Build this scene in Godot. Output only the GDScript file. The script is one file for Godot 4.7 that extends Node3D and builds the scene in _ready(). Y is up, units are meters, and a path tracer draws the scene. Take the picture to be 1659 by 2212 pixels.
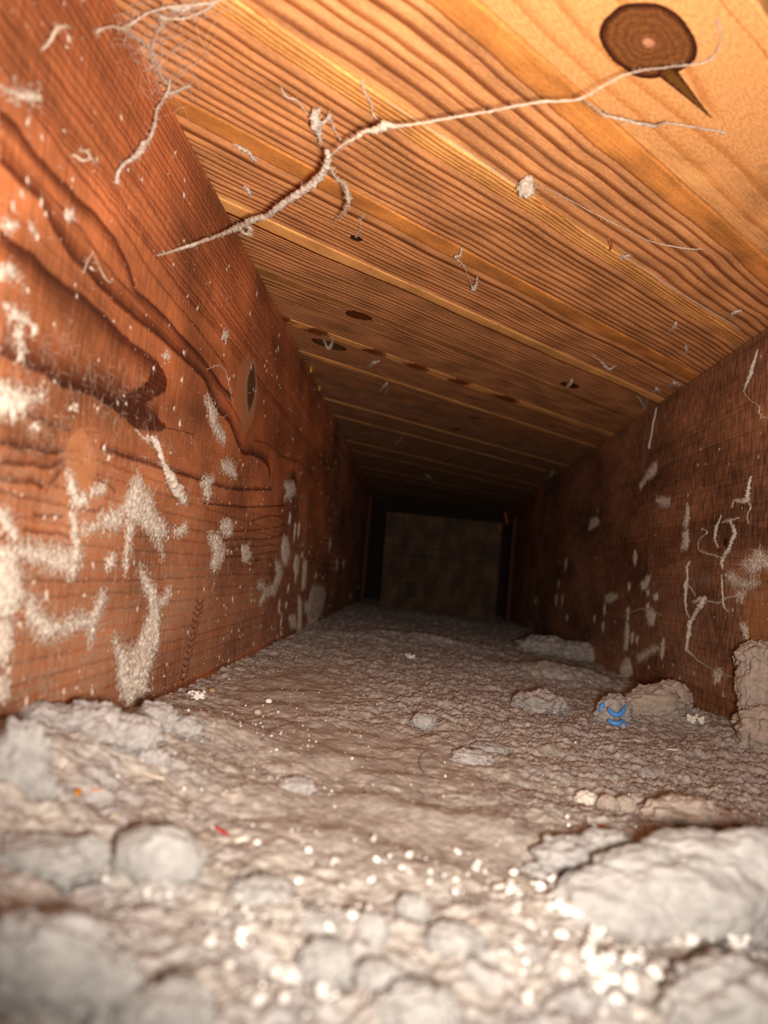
extends Node3D
# A dusty joist cavity under a diagonal board deck, lit by one small flash beside the camera.
# Metres; x runs across the cavity, y is up, the cavity runs away along -z. Lists below are in millimetres.

const LEFT := -0.129
const RIGHT := 0.241
const TOP := 0.277
const FAR := 1.79
const INV := 0.70710678

class Geo:
	var v := PackedVector3Array()
	var i := PackedInt32Array()
	var uv := PackedVector2Array()
	var col := PackedColorArray()

	func tri(a: int, b: int, c: int, out: Vector3) -> void:
		var n := (v[c] - v[a]).cross(v[b] - v[a])
		if n.dot(out) >= 0.0:
			i.append(a); i.append(b); i.append(c)
		else:
			i.append(a); i.append(c); i.append(b)

	func quad(a: Vector3, b: Vector3, c: Vector3, d: Vector3, out: Vector3, ta := Vector2.ZERO, tb := Vector2.ZERO, tc := Vector2.ZERO, td := Vector2.ZERO) -> void:
		var k := v.size()
		v.append(a); v.append(b); v.append(c); v.append(d)
		uv.append(ta); uv.append(tb); uv.append(tc); uv.append(td)
		tri(k, k + 1, k + 2, out)
		tri(k, k + 2, k + 3, out)

	func arrays() -> Array:
		var n := PackedVector3Array()
		n.resize(v.size())
		for t in range(0, i.size(), 3):
			var a := i[t]
			var b := i[t + 1]
			var c := i[t + 2]
			var f := (v[c] - v[a]).cross(v[b] - v[a])
			n[a] += f
			n[b] += f
			n[c] += f
		for t in n.size():
			n[t] = n[t].normalized()
		var out := []
		out.resize(Mesh.ARRAY_MAX)
		out[Mesh.ARRAY_VERTEX] = v
		out[Mesh.ARRAY_NORMAL] = n
		out[Mesh.ARRAY_INDEX] = i
		if uv.size() == v.size():
			out[Mesh.ARRAY_TEX_UV] = uv
		if col.size() == v.size():
			out[Mesh.ARRAY_COLOR] = col
		return out

	func mesh() -> ArrayMesh:
		var m := ArrayMesh.new()
		m.add_surface_from_arrays(Mesh.PRIMITIVE_TRIANGLES, arrays())
		return m

var rng := RandomNumberGenerator.new()
var fine := FastNoiseLite.new()
var cell := FastNoiseLite.new()
var taken := {}
var M := {}

# ---------------------------------------------------------------- naming
func numbered(called: String) -> String:
	var n: int = taken.get(called, 0)
	taken[called] = n + 1
	return called if n == 0 else "%s_%03d" % [called, n]

func tag(o: Node3D, label: String, category: String, group := "") -> Node3D:
	o.set_meta("label", label)
	o.set_meta("category", category)
	if group:
		o.set_meta("group", group)
	return o

func obj(called: String, g: Geo, m: Material, parent: Node3D = null, at := Vector3.ZERO) -> MeshInstance3D:
	return put(called, g.mesh(), m, parent, at)

func put(called: String, mesh: Mesh, m: Material, parent: Node3D = null, at := Vector3.ZERO) -> MeshInstance3D:
	var o := MeshInstance3D.new()
	o.mesh = mesh
	o.material_override = m
	o.position = at
	if parent == null:
		o.name = numbered(called)
		add_child(o, true)
	else:
		o.name = called
		parent.add_child(o, true)
	return o

func structure(o: Node3D) -> Node3D:
	o.set_meta("kind", "structure")
	return o

func stuff(o: Node3D) -> Node3D:
	o.set_meta("kind", "stuff")
	return o

# ---------------------------------------------------------------- shapes
func v2(a: Array) -> PackedVector2Array:
	var out := PackedVector2Array()
	for k in range(0, a.size(), 2):
		out.append(Vector2(a[k], a[k + 1]) * 0.001)
	return out

func v3(a: Array) -> PackedVector3Array:
	var out := PackedVector3Array()
	for k in range(0, a.size(), 3):
		out.append(Vector3(a[k], a[k + 1], a[k + 2]) * 0.001)
	return out

func spline(p: PackedVector3Array, each: int) -> PackedVector3Array:
	var out := PackedVector3Array()
	var n := p.size()
	for k in n - 1:
		var a := p[maxi(k - 1, 0)]
		var d := p[mini(k + 2, n - 1)]
		for s in each:
			out.append(p[k].cubic_interpolate(p[k + 1], a, d, float(s) / each))
	out.append(p[n - 1])
	return out

func along(r: PackedFloat32Array, t: float) -> float:
	var x := t * (r.size() - 1)
	var k := mini(int(x), r.size() - 2)
	return lerpf(r[k], r[k + 1], x - k)

# a tube along points; radii in metres are read along its length; rough bends its radius
func tube(g: Geo, p: PackedVector3Array, r: PackedFloat32Array, sides := 6, rough := 0.0, grain := 700.0) -> void:
	var n := p.size()
	if n < 2:
		return
	var first := g.v.size()
	var dir := (p[1] - p[0]).normalized()
	var side := dir.cross(Vector3.UP if absf(dir.y) < 0.9 else Vector3.RIGHT).normalized()
	for k in n:
		if k > 0:
			dir = (p[mini(k + 1, n - 1)] - p[k - 1]).normalized()
			side = (side - dir * side.dot(dir)).normalized()
		var up := dir.cross(side)
		var w := along(r, float(k) / (n - 1))
		for s in sides:
			var a := TAU * s / sides
			var ray := side * cos(a) + up * sin(a)
			var q := p[k] + ray * w
			if rough > 0.0:
				q += ray * w * rough * (fine.get_noise_3dv(q * grain) + 1.2 * fine.get_noise_3dv(q * grain * 5.0))
			g.v.append(q)
	for k in n - 1:
		for s in sides:
			var a := first + k * sides + s
			var b := first + k * sides + (s + 1) % sides
			var ray := g.v[a] - p[k]
			g.tri(a, b, b + sides, ray)
			g.tri(a, b + sides, a + sides, ray)
	for e in 2:
		var c := g.v.size()
		var k := 0 if e == 0 else n - 1
		var beyond := (p[0] - p[1]) if e == 0 else (p[n - 1] - p[n - 2])
		g.v.append(p[k] + beyond.normalized() * along(r, float(e)))
		for s in sides:
			g.tri(first + k * sides + s, first + k * sides + (s + 1) % sides, c, beyond)

# one hair of dust
func hair(g: Geo, from: Vector3, dir: Vector3, length: float, w: float) -> void:
	var p := PackedVector3Array([from])
	var d := dir.normalized()
	for k in 4:
		d = (d + Vector3(rng.randfn(), rng.randfn(), rng.randfn()) * 0.20).normalized()
		p.append(p[k] + d * length * 0.25)
	tube(g, p, PackedFloat32Array([w, w * 0.9, w * 0.5]), 3)

# a lump of dust: a ball pushed in and out by lobes and by fine fluff
func lump(g: Geo, c: Vector3, r: Vector3, lobes := 0.35, fluff := 0.12, rings := 26, seed_at := 0.0) -> void:
	var first := g.v.size()
	var segs := rings * 2
	var mean := (r.x + r.y + r.z) / 3.0
	for k in rings + 1:
		var e := PI * k / rings
		for s in segs:
			var a := TAU * s / segs
			var d := Vector3(sin(e) * cos(a), cos(e), sin(e) * sin(a))
			var q := d * 95.0 + Vector3(seed_at, seed_at * 0.7, c.z * 900.0)
			var big := cell.get_noise_3dv(q * 0.9)
			var mid := fine.get_noise_3dv(q * 1.1)
			var tiny := cell.get_noise_3dv(q * 3.6) + 0.5 * fine.get_noise_3dv(q * 6.0)
			g.v.append(c + d * r * (1.0 + lobes * (mid * 0.7 - big * 0.5 - 0.25)) - d * mean * fluff * (tiny + 0.3))
	for k in rings:
		for s in segs:
			var a := first + k * segs + s
			var b := first + k * segs + (s + 1) % segs
			var out := g.v[a] - c
			g.tri(a, b, b + segs, out)
			g.tri(a, b + segs, a + segs, out)

# dust held on a flat surface: an outline on the surface (in its own two axes), swelling off it, ragged at the rim and torn inside
func patch(g: Geo, outline: PackedVector2Array, at: Callable, thick: float, ragged := 0.0022, torn := 0.0, grow := 0.0) -> void:
	var lo := outline[0]
	var hi := outline[0]
	for p in outline:
		lo = lo.min(p)
		hi = hi.max(p)
	lo -= Vector2.ONE * (0.004 + grow)
	hi += Vector2.ONE * (0.004 + grow)
	var step := clampf(maxf(hi.x - lo.x, hi.y - lo.y) / 120.0, 0.0003, 0.0016)
	var nx := int((hi.x - lo.x) / step) + 2
	var ny := int((hi.y - lo.y) / step) + 2
	var ids := PackedInt32Array()
	ids.resize(nx * ny)
	ids.fill(-1)
	var n := outline.size()
	var zero: Vector3 = at.call(lo.x, lo.y, 0.0)
	var ox: Vector3 = at.call(lo.x, lo.y, 1.0)
	var out: Vector3 = ox - zero
	for y in ny:
		for x in nx:
			var p := lo + Vector2(x, y) * step
			var best := 1.0
			var inside := false
			var j := n - 1
			for k in n:
				var a := outline[k]
				var e := outline[j] - a
				var w := p - a
				var s := (w - e * clampf(w.dot(e) / maxf(e.length_squared(), 1e-12), 0.0, 1.0)).length_squared()
				if s < best:
					best = s
				if (a.y > p.y) != (outline[j].y > p.y) and p.x < e.x * (p.y - a.y) / e.y + a.x:
					inside = not inside
				j = k
			var d := sqrt(best) * (1.0 if inside else -1.0) + grow
			if d < -0.005:
				continue
			d += ragged * (fine.get_noise_2d(p.x * 60000.0, p.y * 60000.0) * 0.8 + fine.get_noise_2d(p.x * 24000.0, p.y * 24000.0 + 9.0) * 1.3 + fine.get_noise_2d(p.x * 9000.0, p.y * 9000.0 + 70.0) * 0.9)
			if torn > 0.0:
				d -= torn * maxf(0.0, fine.get_noise_2d(p.x * 22000.0 + 500.0, p.y * 22000.0) * 2.4 + 0.1)
			var h := maxf(d * 1.2, -0.0005)
			if d > 0.0:
				h = thick * (1.0 - exp(-d / (thick * 1.7))) * (0.75 + 0.5 * fine.get_noise_2d(p.x * 11000.0, p.y * 11000.0 + 300.0) + 0.12 * fine.get_noise_2d(p.x * 40000.0, p.y * 40000.0)) + 0.00012
			ids[y * nx + x] = g.v.size()
			g.v.append(at.call(p.x, p.y, h))
	for y in ny - 1:
		for x in nx - 1:
			var a := ids[y * nx + x]
			var b := ids[y * nx + x + 1]
			var c := ids[y * nx + nx + x + 1]
			var e := ids[y * nx + nx + x]
			if a < 0 or b < 0 or c < 0 or e < 0:
				continue
			g.tri(a, b, c, out)
			g.tri(a, c, e, out)

func on_left(z: float, y: float, h: float) -> Vector3:
	return Vector3(LEFT + h, y, -z)

func on_right(z: float, y: float, h: float) -> Vector3:
	return Vector3(RIGHT - h, y, -z)

func under(u: float, v: float, h: float) -> Vector3:
	return Vector3((u - v) * INV, TOP - h, -(u + v) * INV)

# ---------------------------------------------------------------- textures
func noise_bytes(w: int, h: int, sw: int, sh: int, freq: float, octaves: int, seed_: int) -> PackedByteArray:
	var n := FastNoiseLite.new()
	n.seed = seed_
	n.frequency = freq
	n.fractal_octaves = octaves
	var im := n.get_image(sw, sh)
	im.resize(w, h, Image.INTERPOLATE_CUBIC)
	im.convert(Image.FORMAT_L8)
	return im.get_data()

func picture(w: int, h: int, data: PackedByteArray) -> ImageTexture:
	var im := Image.create_from_data(w, h, false, Image.FORMAT_RGB8, data)
	im.generate_mipmaps()
	return ImageTexture.create_from_image(im)

func mat(c: Color, rough := 0.9) -> StandardMaterial3D:
	var m := StandardMaterial3D.new()
	m.albedo_color = c
	m.roughness = rough
	return m

func textured(t: Texture2D, rough := 0.8) -> StandardMaterial3D:
	var m := mat(Color.WHITE, rough)
	m.albedo_texture = t
	return m

# speckled dust: grey felt with darker threads and paler grains, told apart by what the dust is made of
func dust_map(size: int, base: Color, spread: float, seed_: int) -> ImageTexture:
	var n := FastNoiseLite.new()
	n.seed = seed_
	n.frequency = 0.02
	n.fractal_octaves = 5
	n.fractal_gain = 0.62
	var a := n.get_seamless_image(size, size)
	a.convert(Image.FORMAT_L8)
	var d := a.get_data()
	var out := PackedByteArray()
	out.resize(size * size * 3)
	var r := RandomNumberGenerator.new()
	r.seed = seed_
	for k in size * size:
		var t := 1.0 + spread * (d[k] / 127.5 - 1.0) * 1.6 + 0.06 * (r.randf() - 0.5)
		if r.randf() < 0.004:
			t += 0.3
		elif r.randf() < 0.006:
			t -= 0.25
		var warm := 0.02 * (d[(k * 7) % (size * size)] / 127.5 - 1.0)
		out[k * 3] = clampi(int(255.0 * (base.r * t + warm)), 0, 255)
		out[k * 3 + 1] = clampi(int(255.0 * base.g * t), 0, 255)
		out[k * 3 + 2] = clampi(int(255.0 * (base.b * t - warm)), 0, 255)
	return picture(size, size, out)

func fuzz_normal(size: int, seed_: int, f: float, strength: float) -> ImageTexture:
	var n := FastNoiseLite.new()
	n.seed = seed_
	n.frequency = f
	n.fractal_octaves = 4
	n.fractal_gain = 0.65
	var a := n.get_seamless_image(size, size)
	a.convert(Image.FORMAT_RGBA8)
	a.bump_map_to_normal_map(strength)
	a.generate_mipmaps()
	return ImageTexture.create_from_image(a)

func dusty(base: Color, spread: float, per_metre: float, seed_: int) -> StandardMaterial3D:
	var m := textured(dust_map(384, base, spread, seed_), 1.0)
	m.uv1_triplanar = true
	m.uv1_world_triplanar = true
	m.uv1_scale = Vector3.ONE * per_metre
	m.normal_enabled = true
	m.normal_texture = M.fuzz
	m.normal_scale = 0.6
	m.metallic_specular = 0.15
	return m

# ---- deck boards. spec: [from, to, kind, how many] across the board; knots: [u, v, half length, half width] in mm
const EARLY := Color(0.89, 0.615, 0.405)
const LATE := Color(0.53, 0.295, 0.155)
const CLEAR := Color(0.94, 0.67, 0.40)
const AMBER := Color(0.83, 0.535, 0.28)

func board_ramp(spec: Array, r: RandomNumberGenerator, tone: float) -> PackedColorArray:
	var n := 1024
	var out := PackedColorArray()
	out.resize(n)
	for k in n:
		out[k] = EARLY
	for s: Array in spec:
		var a: float = s[0]
		var b: float = s[1]
		var kind: String = s[2]
		var from := int(a * n)
		var to := mini(int(b * n), n)
		if kind == "clear" or kind == "amber" or kind == "smooth":
			for k in range(from, to):
				var t := float(k - from) / maxf(to - from, 1)
				var c := CLEAR if kind == "clear" else AMBER if kind == "amber" else EARLY.lerp(CLEAR, 0.45)
				out[k] = c.lerp(LATE, smoothstep(0.86, 1.0, t) * (0.75 if kind == "amber" else 0.0))
		elif kind == "red":
			for k in range(from, to):
				out[k] = Color(0.50, 0.23, 0.09)
		else:
			var many: int = s[3]
			var pale := CLEAR if kind == "bright" else EARLY.lerp(CLEAR, 0.45) if kind == "faint" else EARLY
			var dark := Color(0.60, 0.33, 0.13) if kind == "bright" else Color(0.74, 0.47, 0.26) if kind == "faint" else LATE.lerp(Color(0.40, 0.21, 0.09), 0.5 if kind == "strong" else 0.0)
			var duty := 0.36 if kind != "fine" else 0.34
			var x := float(from)
			for q in many:
				var w := float(to - from) / many * r.randf_range(0.68, 1.32)
				var deep := r.randf_range(0.65, 1.0)
				for k in range(int(x), mini(int(x + w) + 1, to)):
					var t := (k - x) / w
					var d := smoothstep(1.0 - duty - 0.2, 1.0 - duty * 0.45, t) * (1.0 - smoothstep(0.93, 1.0, t))
					out[k] = pale.lerp(dark, d * deep)
				x += w
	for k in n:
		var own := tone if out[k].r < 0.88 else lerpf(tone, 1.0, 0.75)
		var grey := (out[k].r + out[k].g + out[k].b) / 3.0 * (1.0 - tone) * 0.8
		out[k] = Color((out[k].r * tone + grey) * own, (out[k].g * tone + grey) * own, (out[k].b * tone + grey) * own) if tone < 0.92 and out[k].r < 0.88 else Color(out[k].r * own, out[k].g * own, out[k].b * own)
	return out

func board_map(spec: Array, knots: Array, u0: float, v0: float, long: float, wide: float, seed_: int, tone := 1.0, w := 2048, h := 224, blotch := false) -> ImageTexture:
	var r := RandomNumberGenerator.new()
	r.seed = seed_
	var ramp := board_ramp(spec, r, tone)
	var bend := noise_bytes(w, 4, w / 8, 4, 0.018, 3, seed_ + 1)
	var streak := noise_bytes(w, h, 64, h, 0.28, 3, seed_ + 2)
	var grain := noise_bytes(w, h, 512, h, 0.35, 2, seed_ + 3)
	var patchy := noise_bytes(w, h, 96, 24, 0.12, 3, seed_ + 4)
	var out := PackedByteArray()
	out.resize(w * h * 3)
	var amber: float = spec[0][1] if spec[0][2] == "amber" else 0.0
	for y in h:
		var fy := (y + 0.5) / h
		for x in w:
			var k := y * w + x
			var q := fy * 1023.0 + (bend[x] - 128) * 0.20 * (1.0 - fy) + (bend[x + w] - 128) * 0.20 * fy + (streak[k] - 128) * 0.03
			var i := clampi(int(q), 0, 1023)
			var c := ramp[i]
			var t := 1.0 + (streak[k] - 128) * 0.0009 + (grain[k] - 128) * 0.0010 + (patchy[k] - 128) * (0.0015 if fy < amber else 0.0012)
			var o := k * 3
			out[o] = clampi(int(c.r * t * 255.0), 0, 255)
			out[o + 1] = clampi(int(c.g * t * 255.0), 0, 255)
			out[o + 2] = clampi(int(c.b * t * 252.0), 0, 255)
	# knots push the rings round themselves
	for kn: Array in knots:
		var ku: float = (kn[0] * 0.001 - u0) / long * w
		var kv: float = (kn[1] * 0.001 - v0) / wide * h
		var ru: float = kn[2] * 0.001 / long * w
		var rv: float = kn[3] * 0.001 / wide * h
		var reach: float = kn[4]
		var hue: Color = kn[5]
		for y in range(maxi(0, int(kv - rv * reach * 1.6)), mini(h, int(kv + rv * reach * 1.6))):
			for x in range(maxi(0, int(ku - ru * reach * 2.4)), mini(w, int(ku + ru * reach * 2.4))):
				var du := (x - ku) / ru
				var dv := (y - kv) / rv
				var wob := 1.0 + 0.16 * fine.get_noise_2d(cos(atan2(dv, du)) * 22.0, sin(atan2(dv, du)) * 22.0 + ku)
				var d := sqrt(du * du + dv * dv) * wob
				var o := (y * w + x) * 3
				if d < 1.0:
					var ring := 0.5 + 0.5 * sin(d * 34.0 + 4.0 * fine.get_noise_2d(x * 1.5, y * 1.5))
					var rim := smoothstep(0.80, 0.98, d)
					var c := hue.lerp(Color(0.72, 0.46, 0.24), 0.26 * ring)
					c = c.lerp(Color(0.20, 0.08, 0.045), rim * 0.9)
					c = c.lerp(Color(0.86, 0.60, 0.45), smoothstep(0.20, 0.05, d) * (0.9 if kn.size() > 6 else 0.0))
					var speck := 1.0 + 0.25 * fine.get_noise_2d(x * 9.0, y * 9.0)
					out[o] = clampi(int(c.r * speck * 255.0), 0, 255)
					out[o + 1] = clampi(int(c.g * speck * 255.0), 0, 255)
					out[o + 2] = clampi(int(c.b * speck * 255.0), 0, 255)
				else:
					var du2 := du / 2.1
					var d2 := sqrt(du2 * du2 + dv * dv) * wob
					if d2 > reach:
						continue
					var f := pow(1.0 - clampf((d2 - 0.4) / (reach - 0.4), 0.0, 1.0), 1.5)
					var shift := signf(dv) * f * rv * 0.85
					var yy := (y + 0.5 - shift) / h
					var i := clampi(int(yy * 1023.0 + (bend[x] - 128) * 0.20 * (1.0 - yy) + (bend[x + w] - 128) * 0.20 * yy), 0, 1023)
					var c := ramp[i]
					var t := 1.0 + (grain[y * w + x] - 128) * 0.0014
					out[o] = clampi(int(c.r * t * 255.0), 0, 255)
					out[o + 1] = clampi(int(c.g * t * 255.0), 0, 255)
					out[o + 2] = clampi(int(c.b * t * 252.0), 0, 255)
	for kn: Array in knots:
		if kn.size() > 7:   # a bark-lined tail running off the knot: to u, v
			var a := Vector2((0.2545 - u0) / long * w, (0.1395 - v0) / wide * h)
			var b := Vector2((kn[7] * 0.001 - u0) / long * w, (kn[8] * 0.001 - v0) / wide * h)
			for y in range(maxi(0, int(minf(a.y, b.y)) - 40), mini(h, int(maxf(a.y, b.y)) + 40)):
				for x in range(int(a.x) - 30, int(b.x) + 4):
					var e := b - a
					var t := clampf((Vector2(x, y) - a).dot(e) / e.length_squared(), 0.0, 1.0)
					var d := (Vector2(x, y) - a - e * t).length() / (20.0 * pow(1.0 - t, 1.2) * 0.55 + 1.2)
					if d < 1.0:
						var c := Color(0.42, 0.27, 0.10).lerp(Color(0.22, 0.09, 0.05), smoothstep(0.3, 0.9, d + 0.4 * fine.get_noise_2d(x * 6.0, y * 6.0)))
						var o := (y * w + x) * 3
						var f := 0.95 * smoothstep(1.0, 0.8, d)
						out[o] = int(lerpf(out[o], c.r * 255.0, f))
						out[o + 1] = int(lerpf(out[o + 1], c.g * 255.0, f))
						out[o + 2] = int(lerpf(out[o + 2], c.b * 255.0, f))
	if blotch:   # dark resin bled into the pale sapwood band
		for b in [[330.0, 24.0], [372.0, 17.0], [441.0, 18.0], [497.0, 23.0], [560.0, 20.0], [640.0, 30.0]]:
			var bx: float = (b[0] * 0.001 - u0) / long * w
			var bw: float = b[1] * 0.001 / long * w
			for y in range(0, int(h * 0.20)):
				for x in range(int(bx - bw), int(bx + bw)):
					var e := 1.0 - absf((x - bx) / bw) - 0.5 * absf(y / (h * 0.2) - 0.55) + 0.5 * fine.get_noise_2d(x * 2.0, y * 5.0)
					if e > 0.25:
						var o := (y * w + x) * 3
						out[o] = int(lerpf(out[o], 112.0, 0.85))
						out[o + 1] = int(lerpf(out[o + 1], 52.0, 0.85))
						out[o + 2] = int(lerpf(out[o + 2], 22.0, 0.85))
	return picture(w, h, out)

# ---- joist faces. A float field of darkness is stamped with the growth-ring lines, then coloured.
var fw := 0
var fh := 0
var fz0 := 0.0
var fzl := 1.0
var field := PackedFloat32Array()

func begin_face(w: int, h: int, z0: float, z1: float) -> void:
	fw = w
	fh = h
	fz0 = z0
	fzl = z1 - z0
	field.resize(w * h)
	field.fill(0.0)

func ring_line(a: Array, up: float, down: float, deep := 1.0, from := 0.0) -> void:   # up, down: how far it fades each way, in mm
	var p2 := v2(a)
	var p3 := PackedVector3Array()
	for p in p2:
		p3.append(Vector3(p.x, p.y, 0))
	var s := spline(p3, 40)
	var wu := maxf(up * 0.001 / TOP * fh, 1.2)
	var wd := maxf(down * 0.001 / TOP * fh, 1.2)
	var px := fw / fzl
	var py := fh / TOP
	var last := Vector2.ZERO
	for k in s.size():
		var q := Vector2((s[k].x - fz0) * px, (TOP - s[k].y) * py)
		if k > 0:
			var steps := int(maxf(absf(q.x - last.x), absf(q.y - last.y) * 0.5)) + 1
			for t in steps:
				var c := last.lerp(q, float(t) / steps)
				c.y += 2.2 * fine.get_noise_2d(c.x * 2.0, 40.0 * deep)
				var x := int(c.x)
				if x < 0 or x >= fw:
					continue
				for y in range(maxi(0, int(c.y - wu)), mini(fh, int(c.y + wd) + 1)):
					var d := (c.y - y) / wu if y < c.y else (y - c.y) / wd
					var f := deep * (1.0 - clampf(d, 0.0, 1.0))
					f *= f if y < c.y and wu > 6 or y >= c.y and wd > 6 else 1.0
					var o := y * fw + x
					if f > field[o]:
						field[o] = f
		last = q

func dark_area(a: Array, deep: float) -> void:
	var p := v2(a)
	var px := fw / fzl
	var py := fh / TOP
	for k in p.size():
		p[k] = Vector2((p[k].x - fz0) * px, (TOP - p[k].y) * py)
	var lo := p[0]
	var hi := p[0]
	for q in p:
		lo = lo.min(q)
		hi = hi.max(q)
	for y in range(maxi(0, int(lo.y) - 2), mini(fh, int(hi.y) + 3)):
		for x in range(maxi(0, int(lo.x) - 2), mini(fw, int(hi.x) + 3)):
			var q := Vector2(x, y) + Vector2(fine.get_noise_2d(x * 5.0, y * 5.0), fine.get_noise_2d(x * 5.0, y * 5.0 + 99.0)) * 4.0
			if Geometry2D.is_point_in_polygon(q, p):
				field[y * fw + x] = maxf(field[y * fw + x], deep * (0.9 + 0.2 * fine.get_noise_2d(x * 3.0, y * 14.0)))

func face_colours(pale: Color, dark: Color, seed_: int, saw: float, film: float) -> PackedByteArray:
	var sawn := noise_bytes(fw, fh, fw / 2, 48, 0.33, 3, seed_)         # saw marks stand across the grain
	var streak := noise_bytes(fw, fh, 48, fh, 0.25, 3, seed_ + 1)
	var cloud := noise_bytes(fw, fh, 128, 64, 0.05, 4, seed_ + 2)
	var speck := noise_bytes(fw, fh, fw / 2, fh / 2, 0.45, 2, seed_ + 3)
	var out := PackedByteArray()
	out.resize(fw * fh * 3)
	for y in fh:
		var low := float(y) / fh
		var haze := film * smoothstep(0.45, 0.85, low)
		for x in fw:
			var k := y * fw + x
			var d := clampf(field[k] + (streak[k] - 128) * 0.0016, 0.0, 1.0)
			var c := pale.lerp(dark, d)
			var t := 1.0 + (sawn[k] - 128) * saw + (cloud[k] - 128) * 0.0024
			var f := maxf(0.0, (speck[k] - 138) * 0.010) * (0.10 + haze)
			f += haze * (0.05 + maxf(0.0, (sawn[k] - 122) * 0.0060) + maxf(0.0, (streak[k] - 122) * 0.0060) + (cloud[k] - 128) * 0.0022)
			f = clampf(f * (1.0 - 0.75 * field[k]), 0.0, 0.7)
			var o := k * 3
			out[o] = clampi(int((c.r * t * (1.0 - f) + 0.62 * f) * 255.0), 0, 255)
			out[o + 1] = clampi(int((c.g * t * (1.0 - f) + 0.54 * f) * 255.0), 0, 255)
			out[o + 2] = clampi(int((c.b * t * (1.0 - f) + 0.47 * f) * 255.0), 0, 255)
	return out

# an oval knot sawn through on the face: [z, y, half along z, half along y] mm, pale bark ring, darker heart
func face_knot(d: PackedByteArray, z: float, y: float, rz: float, ry: float, lean: float, rim: Color, heart: Color, core: float) -> void:
	var cx := (z * 0.001 - fz0) / fzl * fw
	var cy := (TOP - y * 0.001) / TOP * fh
	var rx := rz * 0.001 / fzl * fw
	var rr := ry * 0.001 / TOP * fh
	for py in range(maxi(0, int(cy - rr - 2)), mini(fh, int(cy + rr + 3))):
		for px in range(maxi(0, int(cx - rx * 2.0 - 2)), mini(fw, int(cx + rx * 2.0 + 3))):
			var dy := (py - cy) / rr
			var dx := (px - cx - lean * dy * rx) / rx
			var q := absf(dx) + pow(absf(dy), 2.0) + 0.08 * fine.get_noise_2d(px * 3.0, py)
			if q > 1.0:
				continue
			var c := rim
			var f := 0.75 * smoothstep(1.0, 0.82, q)
			if q < core:
				c = heart.lerp(rim, 0.5 * smoothstep(core * 0.55, core, q) + 0.2 * fine.get_noise_2d(px * 6.0, py * 1.5))
				f = 0.9
			var o := (py * fw + px) * 3
			d[o] = int(lerpf(d[o], c.r * 255.0, f))
			d[o + 1] = int(lerpf(d[o + 1], c.g * 255.0, f))
			d[o + 2] = int(lerpf(d[o + 2], c.b * 255.0, f))

# ---------------------------------------------------------------- floor of settled dust
var n_low := FastNoiseLite.new()
var n_a := FastNoiseLite.new()
var n_b := FastNoiseLite.new()
var n_c := FastNoiseLite.new()
var n_d := FastNoiseLite.new()
var n_e := FastNoiseLite.new()
# mounds of the dust bed: x, z, half width, half length, height (mm)
const MOUNDS := [
	-129, 205, 42, 75, 20, -80, 330, 26, 22, 6, -105, 300, 40, 60, 7, 232, 520, 26, 90, 8, 150, 760, 60, 40, 14, 205, 600, 30, 40, 9,
	80, 270, 50, 22, 4, 20, 950, 90, 30, 9, -60, 880, 60, 30, 5, 60, 1500, 160, 120, 6, 40, 148, 40, 24, -4, -60, 150, 30, 20, 3,
]

func calm(x: float, z: float) -> float:   # where the dust lies as a smooth film
	var a := 1.1 * exp(-pow((x - 0.005) / 0.07, 2.0) - pow((z - 0.255) / 0.05, 2.0))
	var b := 1.0 * exp(-pow((x + 0.075) / 0.045, 2.0) - pow((z - 0.46) / 0.13, 2.0))
	var c := 1.0 * exp(-pow((x + 0.02) / 0.085, 2.0) - pow((z - 0.34) / 0.08, 2.0))
	return clampf(maxf(a, maxf(b, c)) * (1.15 + 0.5 * n_low.get_noise_2d(x * 6.0 + 9.0, z * 6.0)), 0.0, 1.0)

func ground(x: float, z: float) -> float:
	var h := -0.004 - 0.018 * (x - LEFT) / 0.37
	for k in range(0, MOUNDS.size(), 5):
		var dx: float = (x * 1000.0 - MOUNDS[k]) / MOUNDS[k + 2]
		var dz: float = (z * 1000.0 - MOUNDS[k + 1]) / MOUNDS[k + 3]
		var e := dx * dx + dz * dz
		if e < 6.0:
			h += MOUNDS[k + 4] * 0.001 * exp(-e)
	var rough := 1.0 - 0.95 * calm(x, z)
	var wx := x + 0.006 * n_d.get_noise_2d(x * 0.25, z * 0.25)
	var wz := z + 0.006 * n_d.get_noise_2d(x * 0.25 + 5.0, z * 0.25 + 7.0)
	h += 0.0024 * n_low.get_noise_2d(x, z)
	h -= rough * (0.0018 * n_a.get_noise_2d(wx, wz) + 0.0012 * n_b.get_noise_2d(wx, wz * 1.15) + 0.0004 * n_c.get_noise_2d(wx, wz))
	h += rough * 0.0030 * n_e.get_noise_2d(x, z)
	h += (0.05 + 0.95 * rough) * 0.0013 * n_d.get_noise_2d(x, z)
	return h - 0.0022 * rough

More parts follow.
